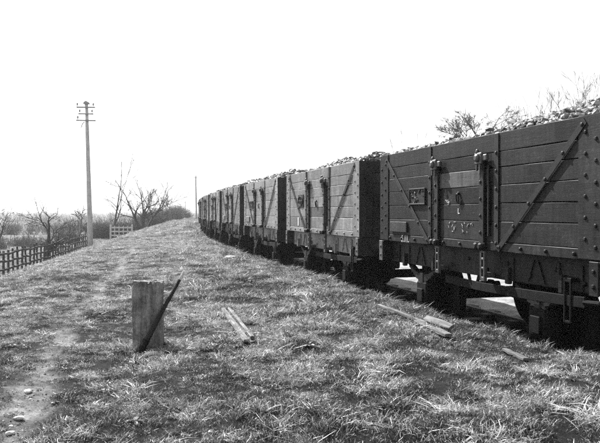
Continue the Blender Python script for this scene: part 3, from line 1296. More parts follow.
def build_wagon(i):
    s0 = (WL + GAP) * i - WL
    ax, ay, _ = track_at(s0)
    bx, by, _ = track_at(s0 + WL)
    d = Vector((bx - ax, by - ay, 0)).normalized()
    rotz = math.atan2(-d.y, -d.x)
    root = link('mineral_wagon', None, None, ((ax + bx) / 2, (ay + by) / 2, 0.0), (0, 0, rotz))
    tag(root, WAGON_LABELS[i], 'railway wagon', 'row of loaded mineral wagons on the track')
    rr = random.Random(100 + i)
    ymid = YS + TH / 2
    main = 'paint' if i == 0 else ('grey_paint_dirty' if i in (3, 5) else 'grey_paint')
    ends = 'paint' if i == 0 else 'end_shade_and_label'  # grey wagons' ends carry their shade as darker colour

    def setm(o, m):
        """give this object its own material without copying the mesh"""
        o.material_slots[0].link = 'OBJECT'
        o.material_slots[0].material = M[m]
        return o

    def pl(key, xm, zm, parent, m=main, jy=0.003):
        o = link('plank', WM[key], parent, (xm, ymid + rr.uniform(-jy, jy), zm), (rr.uniform(-.006, .006), 0, 0))
        return setm(o, m)

    door = link('door', P['door'], root)
    for k in range(7):
        zm = (JOINTS[k] + JOINTS[k + 1]) / 2
        if k in (0, 6):
            pl(('full', k), 0, zm, root)
        else:
            pl(('left', k), (X0 + DL) / 2, zm, root)
            pl(('right', k), (DR + X1) / 2, zm, root)
            m = main
            if i == 0 and k == 2:
                m = 'paint_pale'
            if i == 1 and k == 4:
                m = 'paint_pale'
            pl(('door', k), (DL + DR) / 2, zm, door, m)
        e = link('plank', WM[('end', k)], root, (X1 - TH / 2 + rr.uniform(-.003, .003), 0, zm), (0, 0, math.pi / 2))
        setm(e, ends)
    for k in ('l', 'r'):
        link('hinge_strap', P['hinge_' + k], door)
        link('door_latch', P['latch_' + k], door)
    link('door_ring', P['ring'], door, (X0 + 2.48, YS - 0.002, 1.83))
    link('door_side_bar', P['bar'], root, (X0 + 3.20, 0, 0))
    for k in ('joint_light_block', 'floor', 'side_wall', 'end_wall'):
        o = link(k, P[k], root)
        if k.endswith('wall'):
            setm(o, main)
    for k in ('corner_left', 'corner_right', 'corner_far_left', 'corner_far_right'):
        cp = setm(link('corner_plate', P[k], root), main if 'far' not in k else ends)
        if 'far' not in k:
            setm(link('end_flange', P['flange_' + k[7:]], cp), ends)
    for y in (-0.42, 0.42):
        setm(link('end_stanchion', P['end_post'], root, (0, y, 0)), ends)
    for k, nm in (('knee_left', 'side_knee'), ('knee_right', 'side_knee'), ('brace_left', 'diagonal_brace'), ('brace_right', 'diagonal_brace')):
        link(nm, P[k], root)
    setm(link('solebar', P['solebar'], root), main)
    link('solebar', P['solebar_far'], root)
    for k, xc in (('left', X0 + 0.06), ('right', X1 - 0.06)):
        hs = setm(link('headstock', P['headstock_' + k], root), ends)
        ec = link('end_cap', P['headstock_cap'], hs, (xc, 0, 0))
        if i == 0 and k == 'right':
            setm(ec, 'paint')
    if i == 1:
        np_ = link('number_plate', P['round_plate'], root, (X0 + 1.28, YS - 0.003, 1.86))
        np_['label'] = 'worn square cast plate with an oval rim'
        mk = MB()
        mk.cbox(-0.05, 0.05, -0.004, 0, -0.09, 0.09, 0.0015)
        link('paper_label', mk.mesh('paper_label', M['chalk']), root, (X0 + 1.05, YS - 0.004, 1.41))
    else:
        np_ = link('number_plate', P['plate'], root, (X0 + 1.33, YS - 0.003, 1.83))
        link('cast_relief', P['relief'], np_)['kind'] = 'stuff'
        setm(link('label_board', P['label_board'], root, (X0 + 0.70, YS - 0.003, 1.405)), 'end_shade_and_label' if i == 0 else main)
    if i == 0:
        t = link('painted_figures', TARE, root, (X0 + 0.78, YS - 0.0045, ZB + 0.006), (math.pi / 2, 0, 0))
        t['label'] = 'white painted figures 5.11.'
        t['kind'] = 'stuff'
        t = link('chalk_mark', CHALK_L, door, (X0 + 2.46, YS - 0.0045, 1.60), (math.pi / 2, 0, 0))
        t['label'] = 'chalked letter L on the door'
        link('chalk_scribble', SCRIB, door, (X0 + 2.50, YS - 0.0035, 1.44))['kind'] = 'stuff'
        link('chalk_scribble', SCRIB2, door, (X0 + 2.25, YS - 0.0035, 1.74))['kind'] = 'stuff'
        mk = MB()
        mk.lathe((0, 0, 0), (0, -1, 0), [(0, 0.028), (0.006, 0.026)], 12)
        link('white_spot', mk.mesh('white_spot', M['chalk']), root, (X0 + 1.62, -1.0905, 0.99))
    for sx in (-1, 1):
        for y in (-0.865, 0.865):
            b_ = link('buffer', P['buffer'], root, ((X1 + 0.004) * sx, y, 1.05), (0, 0, 0 if sx > 0 else math.pi))
            link('buffer_head', P['buffer_head'], b_)
    if i > 0:
        link('coupling_chain', P['coupling'], root)
    for xc in (-1.37, 1.37):
        link('axle', P['axle'], root, (xc, 0, 0))
        for sy in (-1, 1):
            rz = 0 if sy < 0 else math.pi
            link('axle_guard', P['axle_guard'], root, (xc, sy * 0.915, 0), (0, 0, rz))
            ab = link('axlebox', P['axlebox'], root, (xc, sy * 0.93, 0), (0, 0, rz))
            link('leaf_spring', P['spring'], root, (xc, sy * 0.97, 0), (0, 0, rz))
            wh = link('wheel', P['wheel'], root, (xc, sy * 0.76, 0.478), (0, rr.uniform(0, 6), rz))
            link('tyre', P['tyre'], wh)
            side = 1 if xc < 0 else -1
            link('brake_shoe', P['brake_shoe'], root, (xc, sy * 0.75, 0), (0, 0, 0 if side > 0 else math.pi))
    for u in (1.93, 3.06):
        link('door_stop', P['door_stop'], root, (X0 + u, 0, 0))
    for k, nm in (('brake_lever', 'brake_lever'), ('lever_guard', 'brake_lever_guard'), ('v_hanger', 'v_hanger'), ('push_rod', 'push_rod')):
        link(nm, P[k], root)
        if k in ('brake_lever', 'v_hanger'):          # the same gear on the far side
            link(nm, P[k], root, (0, 0, 0), (0, 0, math.pi))
    for u in (1.93, 3.06):
        setm(link('door_stop', P['door_stop'], root, (-(X0 + u), 0, 0), (0, 0, math.pi)), 'under')
    ld = link('mineral_load', LOADS[(0, 2)[i] if i < 2 else 1], None, root.location, (0, 0, rotz + (math.pi if i % 2 and i > 1 else 0)))
    tag(ld, LOAD_LABELS[i], 'load', 'loads heaped in the wagons', 'stuff')


for i in range(8):
    build_wagon(i)


# ------------------------------------------------------------------ foreground: post, stake, boards, stones
def at_px(px, py, zoff=0.0):
    """ground point seen at a photo pixel (used once, to read positions off the photograph)"""
    for dep in np.arange(3.0, 200.0, 0.02):
        x = (px - 300) / F_PX * dep
        z = EYE - (py - HZ) / F_PX * dep
        if z <= gh(x, dep) + zoff:
            return x, dep
    return x, dep


def build_post():
    y = 6.75
    x = (148 - 300) / F_PX * y
    z = gh(x, y)
    mb = MB()
    w, t, h = 0.141, 0.07, 0.625
    rr = random.Random(3)
    ring = []
    nx_, ny_ = 22, 8
    ring += [(-w + 2 * w * k / nx_, -t) for k in range(nx_)] + [(w, -t + 2 * t * k / ny_) for k in range(ny_)]
    ring += [(w - 2 * w * k / nx_, t) for k in range(nx_)] + [(-w, t - 2 * t * k / ny_) for k in range(ny_)]
    m_ = len(ring)
    crack = {5: .012, 14: .009, 15: .006, 26: .012, 40: .012}
    wob = [rr.uniform(0, 6.28) for _ in range(4)]
    topz = [rr.uniform(-.008, .006) - (0.03 if k in crack and k % 2 else 0) for k in range(m_)]
    topz[0] = topz[1] = topz[-1] = -0.028
    topz[21] = topz[22] = topz[23] = -0.012
    topz[11] = topz[12] = -0.018
    n = 16
    vs, fs = [], []
    for i in range(n + 1):
        f = i / n
        zz = -0.15 + (h + 0.15) * f
        for k, (a, b_) in enumerate(ring):
            dpt = crack.get(k, 0) * (0.25 + 0.75 * f) * (0.6 + 0.4 * math.sin(f * 9 + k)) + rr.uniform(-.0015, .0015)
            if k in (0, nx_, nx_ + ny_, 2 * nx_ + ny_):
                dpt += 0.008 + 0.004 * math.sin(f * 13 + k)
            rad = math.hypot(a / w, b_ / t)
            a2 = a - (a / w) ** 9 * dpt * 0.9 + 0.004 * math.sin(f * 5 + wob[0])
            b2 = b_ - (1 if b_ > 0 else -1) * (abs(b_ / t) ** 9) * dpt
            vs.append((a2, b2, zz + (topz[k] if i == n else 0)))
    for i in range(n):
        for j in range(m_):
            j2 = (j + 1) % m_
            fs.append((i * m_ + j, i * m_ + j2, (i + 1) * m_ + j2, (i + 1) * m_ + j))
    vs.append((0.01, 0, h - 0.012))
    for j in range(m_):
        fs.append((n * m_ + j, n * m_ + (j + 1) % m_, len(vs) - 1))
    fs.append(tuple(range(m_ - 1, -1, -1)))
    mb.add(vs, fs)
    o = link('timber_post', mb.mesh('timber_post', M['post']), None, (x, y, z), (0, 0, math.radians(4)))
    tag(o, 'short weathered square-topped timber post standing in the grass', 'post')
    # stake leaning across its face
    y2 = y - 0.16
    pb = Vector(((136.5 - 300) / F_PX * y2, y2, gh((136.5 - 300) / F_PX * y2, y2) - 0.01))
    y3 = y - 0.10
    pt = Vector(((184 - 300) / F_PX * y3, y3, EYE - (271 - HZ) / F_PX * y3))
    d = pt - pb
    root = link('leaning_stake', None, None, pb)
    tag(root, 'tapered dark stake leaning across the face of the timber post', 'stake')
    mb = MB()
    k = [0, .12, .3, .55, .8, .90]
    rad = [.030, .031, .027, .021, .016, .0145]
    tipq = 0.90
    pts = [d * q + Vector((0.003 * math.sin(q * 9), 0, 0.002 * math.sin(q * 7))) for q in k]
    mb.ring_tube(pts, rad, 7)
    link('shaft', mb.mesh('shaft', M['stake']), root)
    mb = MB()
    mb.ring_tube([d * .901 + Vector((0.003 * math.sin(8.1), 0, 0)), d * 1.0], [.0155, .012], 7)
    link('tip', mb.mesh('tip', M['stake_tip']), root)['label'] = 'pale bare tip of the stake'
    mb = MB()
    for (q, r) in ((0.10, .036), (0.17, .034)):
        mb.ring_tube([d * q, d * (q + .035)], [r, r], 8)
    link('band', mb.mesh('band', M['iron']), root)


build_post()


CLEAR = []


def board(name, label, a, b_, w, t, mat='board', z=0.035, tilt=0.0, cat='board', lift=(0, 0), group=None):
    """a board lying on the grass between two ground points"""
    A = Vector((a[0], a[1], gh(*a) + z + lift[0]))
    B = Vector((b_[0], b_[1], gh(*b_) + z + lift[1]))
    d = B - A
    CLEAR.append((a, b_, w + 0.015))
    q = d.to_track_quat('X', 'Z')
    mb = MB()
    rr = random.Random(len(label))
    n = 6
    L = d.length
    vs, fs = [], []
    for i in range(n + 1):
        u = L * i / n
        ws = w * rr.uniform(.92, 1.05)
        if i in (0, n):
            ws *= 0.85
        dz = rr.uniform(-.006, .006)
        ring = [(-ws, -t), (ws, -t), (ws, t * .7), (ws - .008, t), (-ws + .008, t), (-ws, t * .7)]
        vs += [(u, p, r + dz) for p, r in ring]
    for i in range(n):
        for j in range(6):
            j2 = (j + 1) % 6
            fs.append((i * 6 + j, i * 6 + j2, (i + 1) * 6 + j2, (i + 1) * 6 + j))
    fs += [(5, 4, 3, 2, 1, 0), tuple(n * 6 + j for j in range(6))]
    mb.add(vs, fs)
    o = link(name, mb.mesh(name, M[mat]), None, A, (q.to_matrix().to_4x4() @ Matrix.Rotation(tilt, 4, 'X')).to_euler())
    if label:
        tag(o, label, cat, group)
    return o


# the grooved timber: two pale strips with a dark groove between
pa, pb_ = at_px(226, 312), at_px(250, 346)
A = Vector((pa[0], pa[1], gh(*pa) + 0.025))
B = Vector((pb_[0], pb_[1], gh(*pb_) + 0.045))
d = B - A
CLEAR.append((pa, pb_, 0.075))
root = link('grooved_timber', None, None, A, d.to_track_quat('X', 'Z').to_euler())
tag(root, 'pale timber with a dark groove along it, lying right of the post', 'timber')
L = d.length
mb = MB()
mb.cbox(0, L, -0.055, 0.045, -0.05, -0.012, 0.006, None, 0.003, RNG)
link('groove_floor', mb.mesh('groove_floor', M['stake']), root)
mb = MB()
mb.cbox(0.03, L * 0.97, 0.014, 0.050, -0.0115, 0.028, 0.006, None, 0.003, RNG)
link('strip', mb.mesh('strip', M['board']), root)
mb = MB()
mb.cbox(0.0, L * 1.02, -0.062, -0.012, -0.0115, 0.020, 0.006, None, 0.003, RNG)
link('strip', mb.mesh('strip', M['board']), root)

board('loose_board', 'long narrow pale board lying in the grass before the nearest wagon', at_px(379, 309), at_px(426, 327), 0.026, 0.012, z=0.045)
board('loose_board', 'wider short pale board end beside the long narrow board', at_px(417, 326), at_px(449, 340), 0.045, 0.013, z=0.04)
board('loose_board', 'dark edged short plank tilted in the grass just behind the wider board', at_px(426, 324), at_px(452, 334), 0.04, 0.016, z=0.06, tilt=0.55)
board('loose_board', 'dull grey board half sunk in grass at lower right', at_px(505, 352), at_px(527, 363), 0.028, 0.010, 'sleeper_wood', z=0.02)


def stone(label, px, py, r, group=None, flat=0.5, seed=1, cat='stone'):
    x, y = at_px(px, py)
    rr = random.Random(seed)
    import bmesh
    bm = bmesh.new()
    bmesh.ops.create_icosphere(bm, subdivisions=2, radius=1)
    for v in bm.verts:
        k = 1 + 0.22 * math.sin(3.1 * v.co.x + seed) * math.cos(2.7 * v.co.y - seed) + rr.uniform(-.07, .07)
        v.co = Vector((v.co.x * r * 1.25 * k, v.co.y * r * 0.9 * k, v.co.z * r * flat * k))
    me = bpy.data.meshes.new('stone')
    bm.to_mesh(me)
    bm.free()
    me.materials.append(M['stone'])
    o = link('stone', me, None, (x, y, gh(x, y) + r * flat * 0.4), (0, 0, rr.uniform(0, 6)))
    tag(o, label, cat, group)


stone('larger white stone on the worn path at lower left', 18, 420, 0.027, seed=3)
stone('small white stone nearest the lower left corner of the path', 9, 435, 0.022, seed=4)
stone('tiny pale stone on the path between the two white ones', 10, 428, 0.014, seed=5)
stone('pale flat stone on the grass beside the fourth wagon', 230, 258, 0.16, seed=6, flat=0.3)
stone('pale stone on the worn path farther up from the white stones', 27, 393, 0.03, seed=8)


# ------------------------------------------------------------------ fence, gate, poles
def fence_x(y):
    return -8.95 - 0.148 * y


def build_fence():
    ys = np.arange(20, 60.5, 0.9)
    root = link('field_fence', None, None, (fence_x(20), 20, 0))
    tag(root, 'dark wooden post-and-rail fence along the foot of the bank', 'fence')
    rr = random.Random(12)
    pm = []
    for k in range(4):
        mb = MB()
        h = 1.28 + 0.1 * k / 3
        mb.cbox(-0.045, 0.045, -0.045, 0.045, -0.4, h - 0.06, 0.012, None, 0.006, rr)
        pm.append(mb.mesh('post', M['fence']))
    mb = MB()
    mb.cbox(-0.5, 0.5, -0.02, 0.02, -0.05, 0.05, 0.01, None, 0.008, rr)
    rm = mb.mesh('rail', M['fence'])
    pts = [(fence_x(y), y, gh(fence_x(y), y)) for y in ys]
    rx, ry, _ = pts[0]
    for (x, y, z) in pts:
        link('post', pm[rr.randrange(4)], root, (x - rx, y - ry, z + rr.uniform(-.06, .04)),
             (rr.uniform(-.05, .05), rr.uniform(-.05, .05), rr.uniform(-.2, .2)))
    for (a, b_) in zip(pts[:-1], pts[1:]):
        d = Vector(b_) - Vector(a)
        q = d.to_track_quat('X', 'Z').to_euler()
        mid = (Vector(a) + Vector(b_)) / 2
        for h in (0.35, 0.72, 1.08):
            link('rail', rm, root, (mid.x - rx + 0.068, mid.y - ry, mid.z + h + rr.uniform(-.03, .03)),
                 (q.x, q.y + rr.uniform(-.02, .02), q.z))


build_fence()


def build_gate():
    y = 62.0
    x0, x1 = (110.5 - 300) / F_PX * y, (132 - 300) / F_PX * y
    zb = gh((x0 + x1) / 2, y)
    root = link('wicket_gate', None, None, ((x0 + x1) / 2, y, zb))
    tag(root, 'short white painted picket gate on the bank below the bare trees', 'gate')
    w = (x1 - x0) / 2
    mb = MB()
    mb.cbox(-0.07, 0.07, -0.06, 0.06, -0.3, 1.12, 0.015)
    pm = mb.mesh('post', M['white_rail'])
    for s in (-1, 1):
        link('post', pm, root, (s * w, 0, 0))
    mb = MB()
    mb.cbox(-w + 0.075, w - 0.075, -0.03, 0.03, -0.055, 0.055, 0.01)
    rm = mb.mesh('rail', M['white_rail'])
    for z in (0.18, 0.52, 0.86):
        link('rail', rm, root, (0, 0, z))
    mb = MB()
    mb.cbox(-0.04, 0.04, -0.055, -0.031, 0.05, 0.98, 0.008)
    mb.prism([(-0.04, 0.981), (0.04, 0.981), (0, 1.06)], 'y', -0.055, -0.031)
    km = mb.mesh('picket', M['white_rail'])
    for k in range(4):
        link('picket', km, root, (-w + 2 * w * (k + 1) / 5, 0, 0))


build_gate()


def build_pole(px, dep, h, label, r0=0.14, full=True):
    x = (px - 300) / F_PX * dep
    zb = gh(x, dep)
    root = link('telegraph_pole', None, None, (x, dep, zb))
    tag(root, label, 'telegraph pole')
    lean = 0.045 if full else 0.03
    mb = MB()
    n = 8
    top = Vector((-lean * h * 0.55, 0, h))
    mb.ring_tube([top * (k / n) if k else Vector((0, 0, -0.4)) for k in range(n + 1)], [r0 * (1 - 0.42 * k / n) for k in range(n + 1)], 10)
    link('shaft', mb.mesh('shaft', M['pole'], True), root)
    tx = top.x
    if full:
        mb = MB()
        mb.prism([(-0.15, 0), (0.15, 0), (0.12, 0.10), (0, 0.16), (-0.12, 0.10)], 'y', -0.13, 0.13)
        link('cap', mb.mesh('cap', M['arm']), root, (tx, 0, h - 0.02))
        for (z, w, ins) in ((h - 0.22, 0.50, (-0.46, 0.40)), (h - 0.58, 0.40, (-0.33, 0.33)), (h - 0.94, 0.52, (-0.44,))):
            mb = MB()
            mb.cbox(-w, w, -0.05, 0.05, -0.032, 0.032, 0.008)
            a = link('crossarm', mb.mesh('crossarm', M['arm']), root, (tx + 0.008, -0.14, z), (0, 0, math.radians(6)))
            for u in ins:
                mb = MB()
                mb.lathe((u, 0, 0.032), (0, 0, 1), [(0, 0.012), (0.07, 0.012), (0.071, 0.045), (0.12, 0.04), (0.14, 0.05), (0.19, 0.045), (0.21, 0.02)], 8)
                link('insulator', mb.mesh('insulator', M['porcelain'], True), a)
        mb = MB()
        mb.ring_tube([(0, 0, 0), (-0.10, -0.05, -0.12), (-0.16, -0.06, -0.34)], [0.02] * 3, 6)
        link('stay_bracket', mb.mesh('stay_bracket', M['iron']), root, (tx - 0.1, -0.05, h - 1.0))
    else:
        mb = MB()
        mb.cbox(-0.32, 0.32, -0.05, 0.05, -0.045, 0.045, 0.008)
        link('crossarm', mb.mesh('crossarm', M['arm']), root, (tx, -0.12, h - 0.3))


build_pole(90.5, 39.5, 8.0, 'tall bare telegraph pole with three short crossarms beside the fence', 0.15)
build_pole(196.5, 114, 7.0, 'smaller telegraph pole standing just left of the far end of the train', 0.16, False)
build_pole(185.5, 230, 5.6, 'tiny faint pole far beyond the bushes', 0.16, False)


def build_block():
    dep = 60.0
    x = (197 - 300) / F_PX * dep
    mb = MB()
    mb.cbox(-0.19, 0.19, -0.15, 0.15, -0.2, 0.42, 0.03)
    mb.cbox(-0.23, 0.23, -0.19, 0.19, 0.421, 0.52, 0.03)
    o = link('trackside_box', mb.mesh('trackside_box', M['block']), None, (x, dep, gh(x, dep)), (0, 0, 0.3))
    tag(o, 'small white box in the grass at the foot of the far pole', 'box')


build_block()


# ------------------------------------------------------------------ trees and bushes, all bare
RMIN = [0.004]


def grow(rng, mbT, mbC, p, d, L, r, depth, maxd, gn, up, spread, seg=4, kids=3, shrink=0.7):
    pts, rads = [p.copy()], [r]
    cur, dr = p.copy(), d.copy()
    for k in range(seg):
        dr = (dr + Vector((rng.gauss(0, gn), rng.gauss(0, gn), rng.gauss(0, gn) + up))).normalized()
        cur = cur + dr * (L / seg)
        pts.append(cur.copy())
        rads.append(max(r * (1 - 0.55 * (k + 1) / seg), RMIN[0]))
    n = 7 if depth == 0 else (5 if depth == 1 else 3)
    (mbT if depth == 0 else mbC).ring_tube(pts, rads, n, depth == 0)
    if depth >= maxd:
        return
    for k in range(kids + (1 if depth == 0 else 0)):
        t = rng.uniform(0.35, 1.0) if depth else rng.uniform(0.45, 1.0)
        if k == 0:
            t = 1.0
        i = min(int(t * seg), seg - 1)
        q = pts[i].lerp(pts[i + 1], t * seg - i)
        ax = Vector((rng.gauss(0, 1), rng.gauss(0, 1), rng.gauss(0, 1))).cross(dr)
        if ax.length < 1e-3:
            continue
        a = rng.uniform(0.35, 1.0) * spread * (0.5 if k == 0 else 1.0)
        nd = Matrix.Rotation(a, 3, ax.normalized()) @ dr
        grow(rng, mbT, mbC, q, nd, L * shrink * rng.uniform(0.75, 1.15), rads[i] * (0.8 if k == 0 else 0.62), depth + 1, maxd, gn, up, spread,
             max(2, seg - 1), kids, shrink)


def tree(px, dep, h, label, seed, trunk=0.3, r=0.12, maxd=5, gn=0.12, up=0.05, spread=0.8, kids=3, shrink=0.72, stems=1, bark='bark', group=None,
         lean=0.0):
    x = (px - 300) / F_PX * dep
    zb = gh(x, dep)
    rng = random.Random(seed)
    t, c = MB(), MB()
    RMIN[0] = 0.0002 * dep
    for s in range(stems):
        a = 6.283 * s / stems + rng.uniform(-.4, .4)
        tilt = 0.05 if stems == 1 else rng.uniform(0.1, 0.45)
        d = Vector((math.sin(tilt) * math.cos(a) + lean, math.sin(tilt) * math.sin(a), math.cos(tilt))).normalized()
        b0 = Vector((0.12 * math.cos(a), 0.12 * math.sin(a), -0.25)) if stems > 1 else Vector((0, 0, -0.25))
        grow(rng, t, c, b0, d, h * trunk, r, 0, maxd, gn, up, spread, 4, kids, shrink)
    zmax = max([v[2] for v in t.v] + [v[2] for v in c.v])
    k = h / zmax
    root = link('bare_tree', None, None, (x, dep, zb))
    tag(root, label, 'tree', group)
    for nm, mb in (('trunk', t), ('crown', c)):
        mb.v = [(a * k, b_ * k, cz * k) for a, b_, cz in mb.v]
        link(nm, mb.mesh(nm, M[bark]), root)
    return root


GL = 'bare trees along the fence and bank'
tree(48, 46, 4.1, 'gnarled spreading orchard tree just behind the wooden fence', 9, 0.32, 0.24, 5, 0.26, 0.02, 1.1, 3, 0.74, 1, 'bark', GL)
tree(78, 75, 3.9, 'small round bare tree farther off, left of the tall pole', 8, 0.3, 0.14, 5, 0.25, 0.03, 1.0, 3, 0.72, 1, 'bark', GL)
tree(1, 52, 3.6, 'bare tree cut by the left edge of the picture', 13, 0.35, 0.15, 5, 0.28, 0.02, 1.05, 3, 0.74, 1, 'bark', GL)
tree(114, 78, 9.4, 'tall slender bare tree with upright forks behind the white gate', 19, 0.40, 0.17, 4, 0.10, 0.10, 0.5, 2, 0.72, 1, 'bark', GL)
tree(144, 82, 6.2, 'wide bushy many-stemmed bare tree right of the white gate', 23, 0.40, 0.2, 4, 0.16, 0.02, 0.8, 3, 0.70, 4, 'bark', GL)
tree(167, 96, 3.4, 'thin sapling poking up out of the bushes on the bank', 29, 0.5, 0.05, 3, 0.12, 0.1, 0.5, 3, 0.6, 1, 'bark', GL)
GR = 'bare trees beyond the train'
tree(477, 60, 10.1, 'round topped bare tree showing over the nearest wagon left of its middle', 33, 0.62, 0.16, 4, 0.14, 0.03, 1.15, 7, 0.46, 1, 'bark', GR)
tree(534, 44, 8.0, 'thin pale sapling rising over the load, left of the larger twigs', 37, 0.5, 0.05, 3, 0.10, 0.1, 0.6, 3, 0.6, 1, 'bark_pale', GR)
tree(549, 44, 8.4, 'forked thin bare tree over the right part of the load', 41, 0.45, 0.06, 4, 0.10, 0.1, 0.6, 3, 0.66, 2, 'bark_pale', GR)
tree(580, 42, 8.8, 'dense twiggy bare tree over the right end of the nearest wagon', 43, 0.38, 0.09, 5, 0.10, 0.1, 0.65, 3, 0.68, 3, 'bark_pale', GR)
tree(602, 40, 9.2, 'tallest bare tree at the right edge above the nearest wagon', 47, 0.38, 0.09, 5, 0.10, 0.1, 0.65, 3, 0.68, 3, 'bark_pale', GR)
tree(402, 55, 7.6, 'faint thin sapling over the join of the two nearest wagons', 53, 0.5, 0.045, 3, 0.08, 0.1, 0.4, 2, 0.6, 2, 'bark_pale', GR)


def bush(px, dep, w, h, label, seed, n=900, group='bare bushes and hedges', depth=None, cat='bush', name='bare_bush'):
    x = (px - 300) / F_PX * dep
    depth = depth or w * 0.45
    rng = random.Random(seed)
    zb = gh(x, dep)
    mb = MB()
    cl = [(rng.uniform(-.85, .85), rng.uniform(-.7, .7), rng.uniform(.65, 1.0)) for _ in range(max(4, int(w * 1.6)))]
    for i in range(n):
        cx, cy, ch = rng.choice(cl)
        bx, by = cx * w / 2 + rng.gauss(0, .35), cy * depth / 2 + rng.gauss(0, .3)
        d = Vector((rng.gauss(0, .45), rng.gauss(0, .45), 1)).normalized()
        Lh = h * ch * rng.uniform(.55, 1.0)
        z0 = gh(x + bx, dep + by) - zb - 0.05 if i % 12 == 0 else -0.1
        p0 = Vector((bx, by, z0))
        p1 = p0 + d * Lh * .55
        d2 = (d + Vector((rng.gauss(0, .35), rng.gauss(0, .35), rng.gauss(0, .2)))).normalized()
        p2 = p1 + d2 * Lh * .5
        mb.ring_tube([p0, p1, p2], [.022, .014, .006], 3, False)
        for _ in range(4):
            q = p0.lerp(p1, rng.uniform(.3, 1)) if rng.random() < .5 else p1.lerp(p2, rng.random())
            e = q + (d2 + Vector((rng.gauss(0, .8), rng.gauss(0, .8), rng.gauss(0, .5)))).normalized() * h * rng.uniform(.12, .3)
            mb.ring_tube([q, e], [.011, .005], 3, False)
    o = link(name, mb.mesh(name, M['twig']), None, (x, dep, zb))
    tag(o, label, cat, group)


bush(103, 86, 3.6, 2.6, 'dark bare bush just left of the white gate', 61, 800)
bush(128, 88, 3.4, 2.6, 'dark bushes at the foot of the tall slender tree', 62, 700)
bush(150, 96, 4.6, 2.6, 'rounded bush at the foot of the many-stemmed tree', 63, 900)
bush(166, 110, 5.0, 3.0, 'wide bush on the skyline right of the many-stemmed tree', 64, 900)
bush(181, 135, 5.0, 3.0, 'rightmost bush on the skyline, left of the far pole', 65, 700)
bush(4, 60, 5.0, 1.7, 'low dark scrub behind the fence at the left edge', 71, 500)
bush(30, 66, 3.6, 1.3, 'low tangled scrub behind the fence left of the gnarled tree', 72, 300)
bush(70, 72, 4.6, 1.9, 'dark scrub behind the fence between gnarled tree and tall pole', 73, 450)
HG = 'far hedges across the fields'
bush(14, 100, 12, 2.4, 'hedge across the field at the left edge of the picture', 66, 330, HG, 3.0, 'hedge', 'hedge')
bush(40, 118, 10, 2.5, 'hedge beyond the gnarled orchard tree', 67, 200, HG, 3.0, 'hedge', 'hedge')
bush(66, 110, 9, 3.2, 'taller rounded hedge between orchard tree and pole', 68, 260, HG, 3.0, 'hedge', 'hedge')
bush(92, 125, 9, 3.2, 'hedge behind the foot of the tall pole', 69, 200, HG, 3.0, 'hedge', 'hedge')
for k, (px, dep, w, h, lb) in enumerate(((-10, 210, 40, 5.0, 'distant pale hedgerow at the far left of the skyline'),
                                         (60, 240, 44, 6.0, 'distant pale hedgerow behind the orchard'),
                                         (130, 260, 40, 6.5, 'distant pale hedgerow behind the bank trees'))):
    bush(px, dep, w, h, lb, 80 + k, 330, HG, 5.0, 'hedge', 'hedge')


# ------------------------------------------------------------------ grass: one mass of instanced tufts
def tuft(seed, n, rad, h, tone, spread, width=0.0032):
    rr = np.random.default_rng(seed)
    V, Fs, T = [], [], []
    o = 0
    for i in range(n):
        a = rr.uniform(0, 6.283)
        q = rad * math.sqrt(rr.random())
        base = np.array([q * math.cos(a), q * math.sin(a), -0.012])
        hh = h * rr.uniform(0.45, 1.15)
        az_ = rr.uniform(0, 6.283)
        out = np.array([math.cos(az_), math.sin(az_), 0])
        bend = rr.uniform(0.1, 1.0) * spread
        side = np.array([-out[1], out[0], 0])
        w = width * rr.uniform(0.7, 1.5)
        ks = (0, .38, .72, 1.0)
        pts = []
        lean = np.array([rr.normal(0, .38), rr.normal(0, .38), 0])
        kink = np.array([rr.normal(0, .14), rr.normal(0, .14), rr.normal(0, .08)]) * hh
        for q, t in enumerate(ks):
            p = base + (out * bend * t * t * 1.1 + lean * t) * hh + np.array([0, 0, hh * (t - 0.42 * bend * t * t)])
            if q >= 2:
                p = p + kink
            p[2] = max(p[2], -0.01)
            pts.append(p)
        tw = rr.uniform(-.6, .6)
        side = side * math.cos(tw) + np.array([0, 0, math.sin(tw)])
        for k, p in enumerate(pts[:-1]):
            ww = w * (1, .95, .7)[k]
            V += [p - side * ww, p + side * ww]
        V.append(pts[-1])
        Fs += [(o, o + 1, o + 3, o + 2), (o + 2, o + 3, o + 5, o + 4), (o + 4, o + 5, o + 6)]
        tn = tone * rr.uniform(.5, 1.6)
        if rr.random() < 0.13:
            tn = 0.5
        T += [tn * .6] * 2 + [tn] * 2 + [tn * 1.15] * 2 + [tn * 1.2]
        o += 7
    me = bpy.data.meshes.new('tuft')
    me.from_pydata([tuple(v) for v in V], [], Fs)
    at = me.attributes.new('tone', 'FLOAT', 'POINT')
    at.data.foreach_set('value', np.array(T, np.float32))
    me.materials.append(M['grass'])
    return bpy.data.objects.new('grass_tuft_source', me)


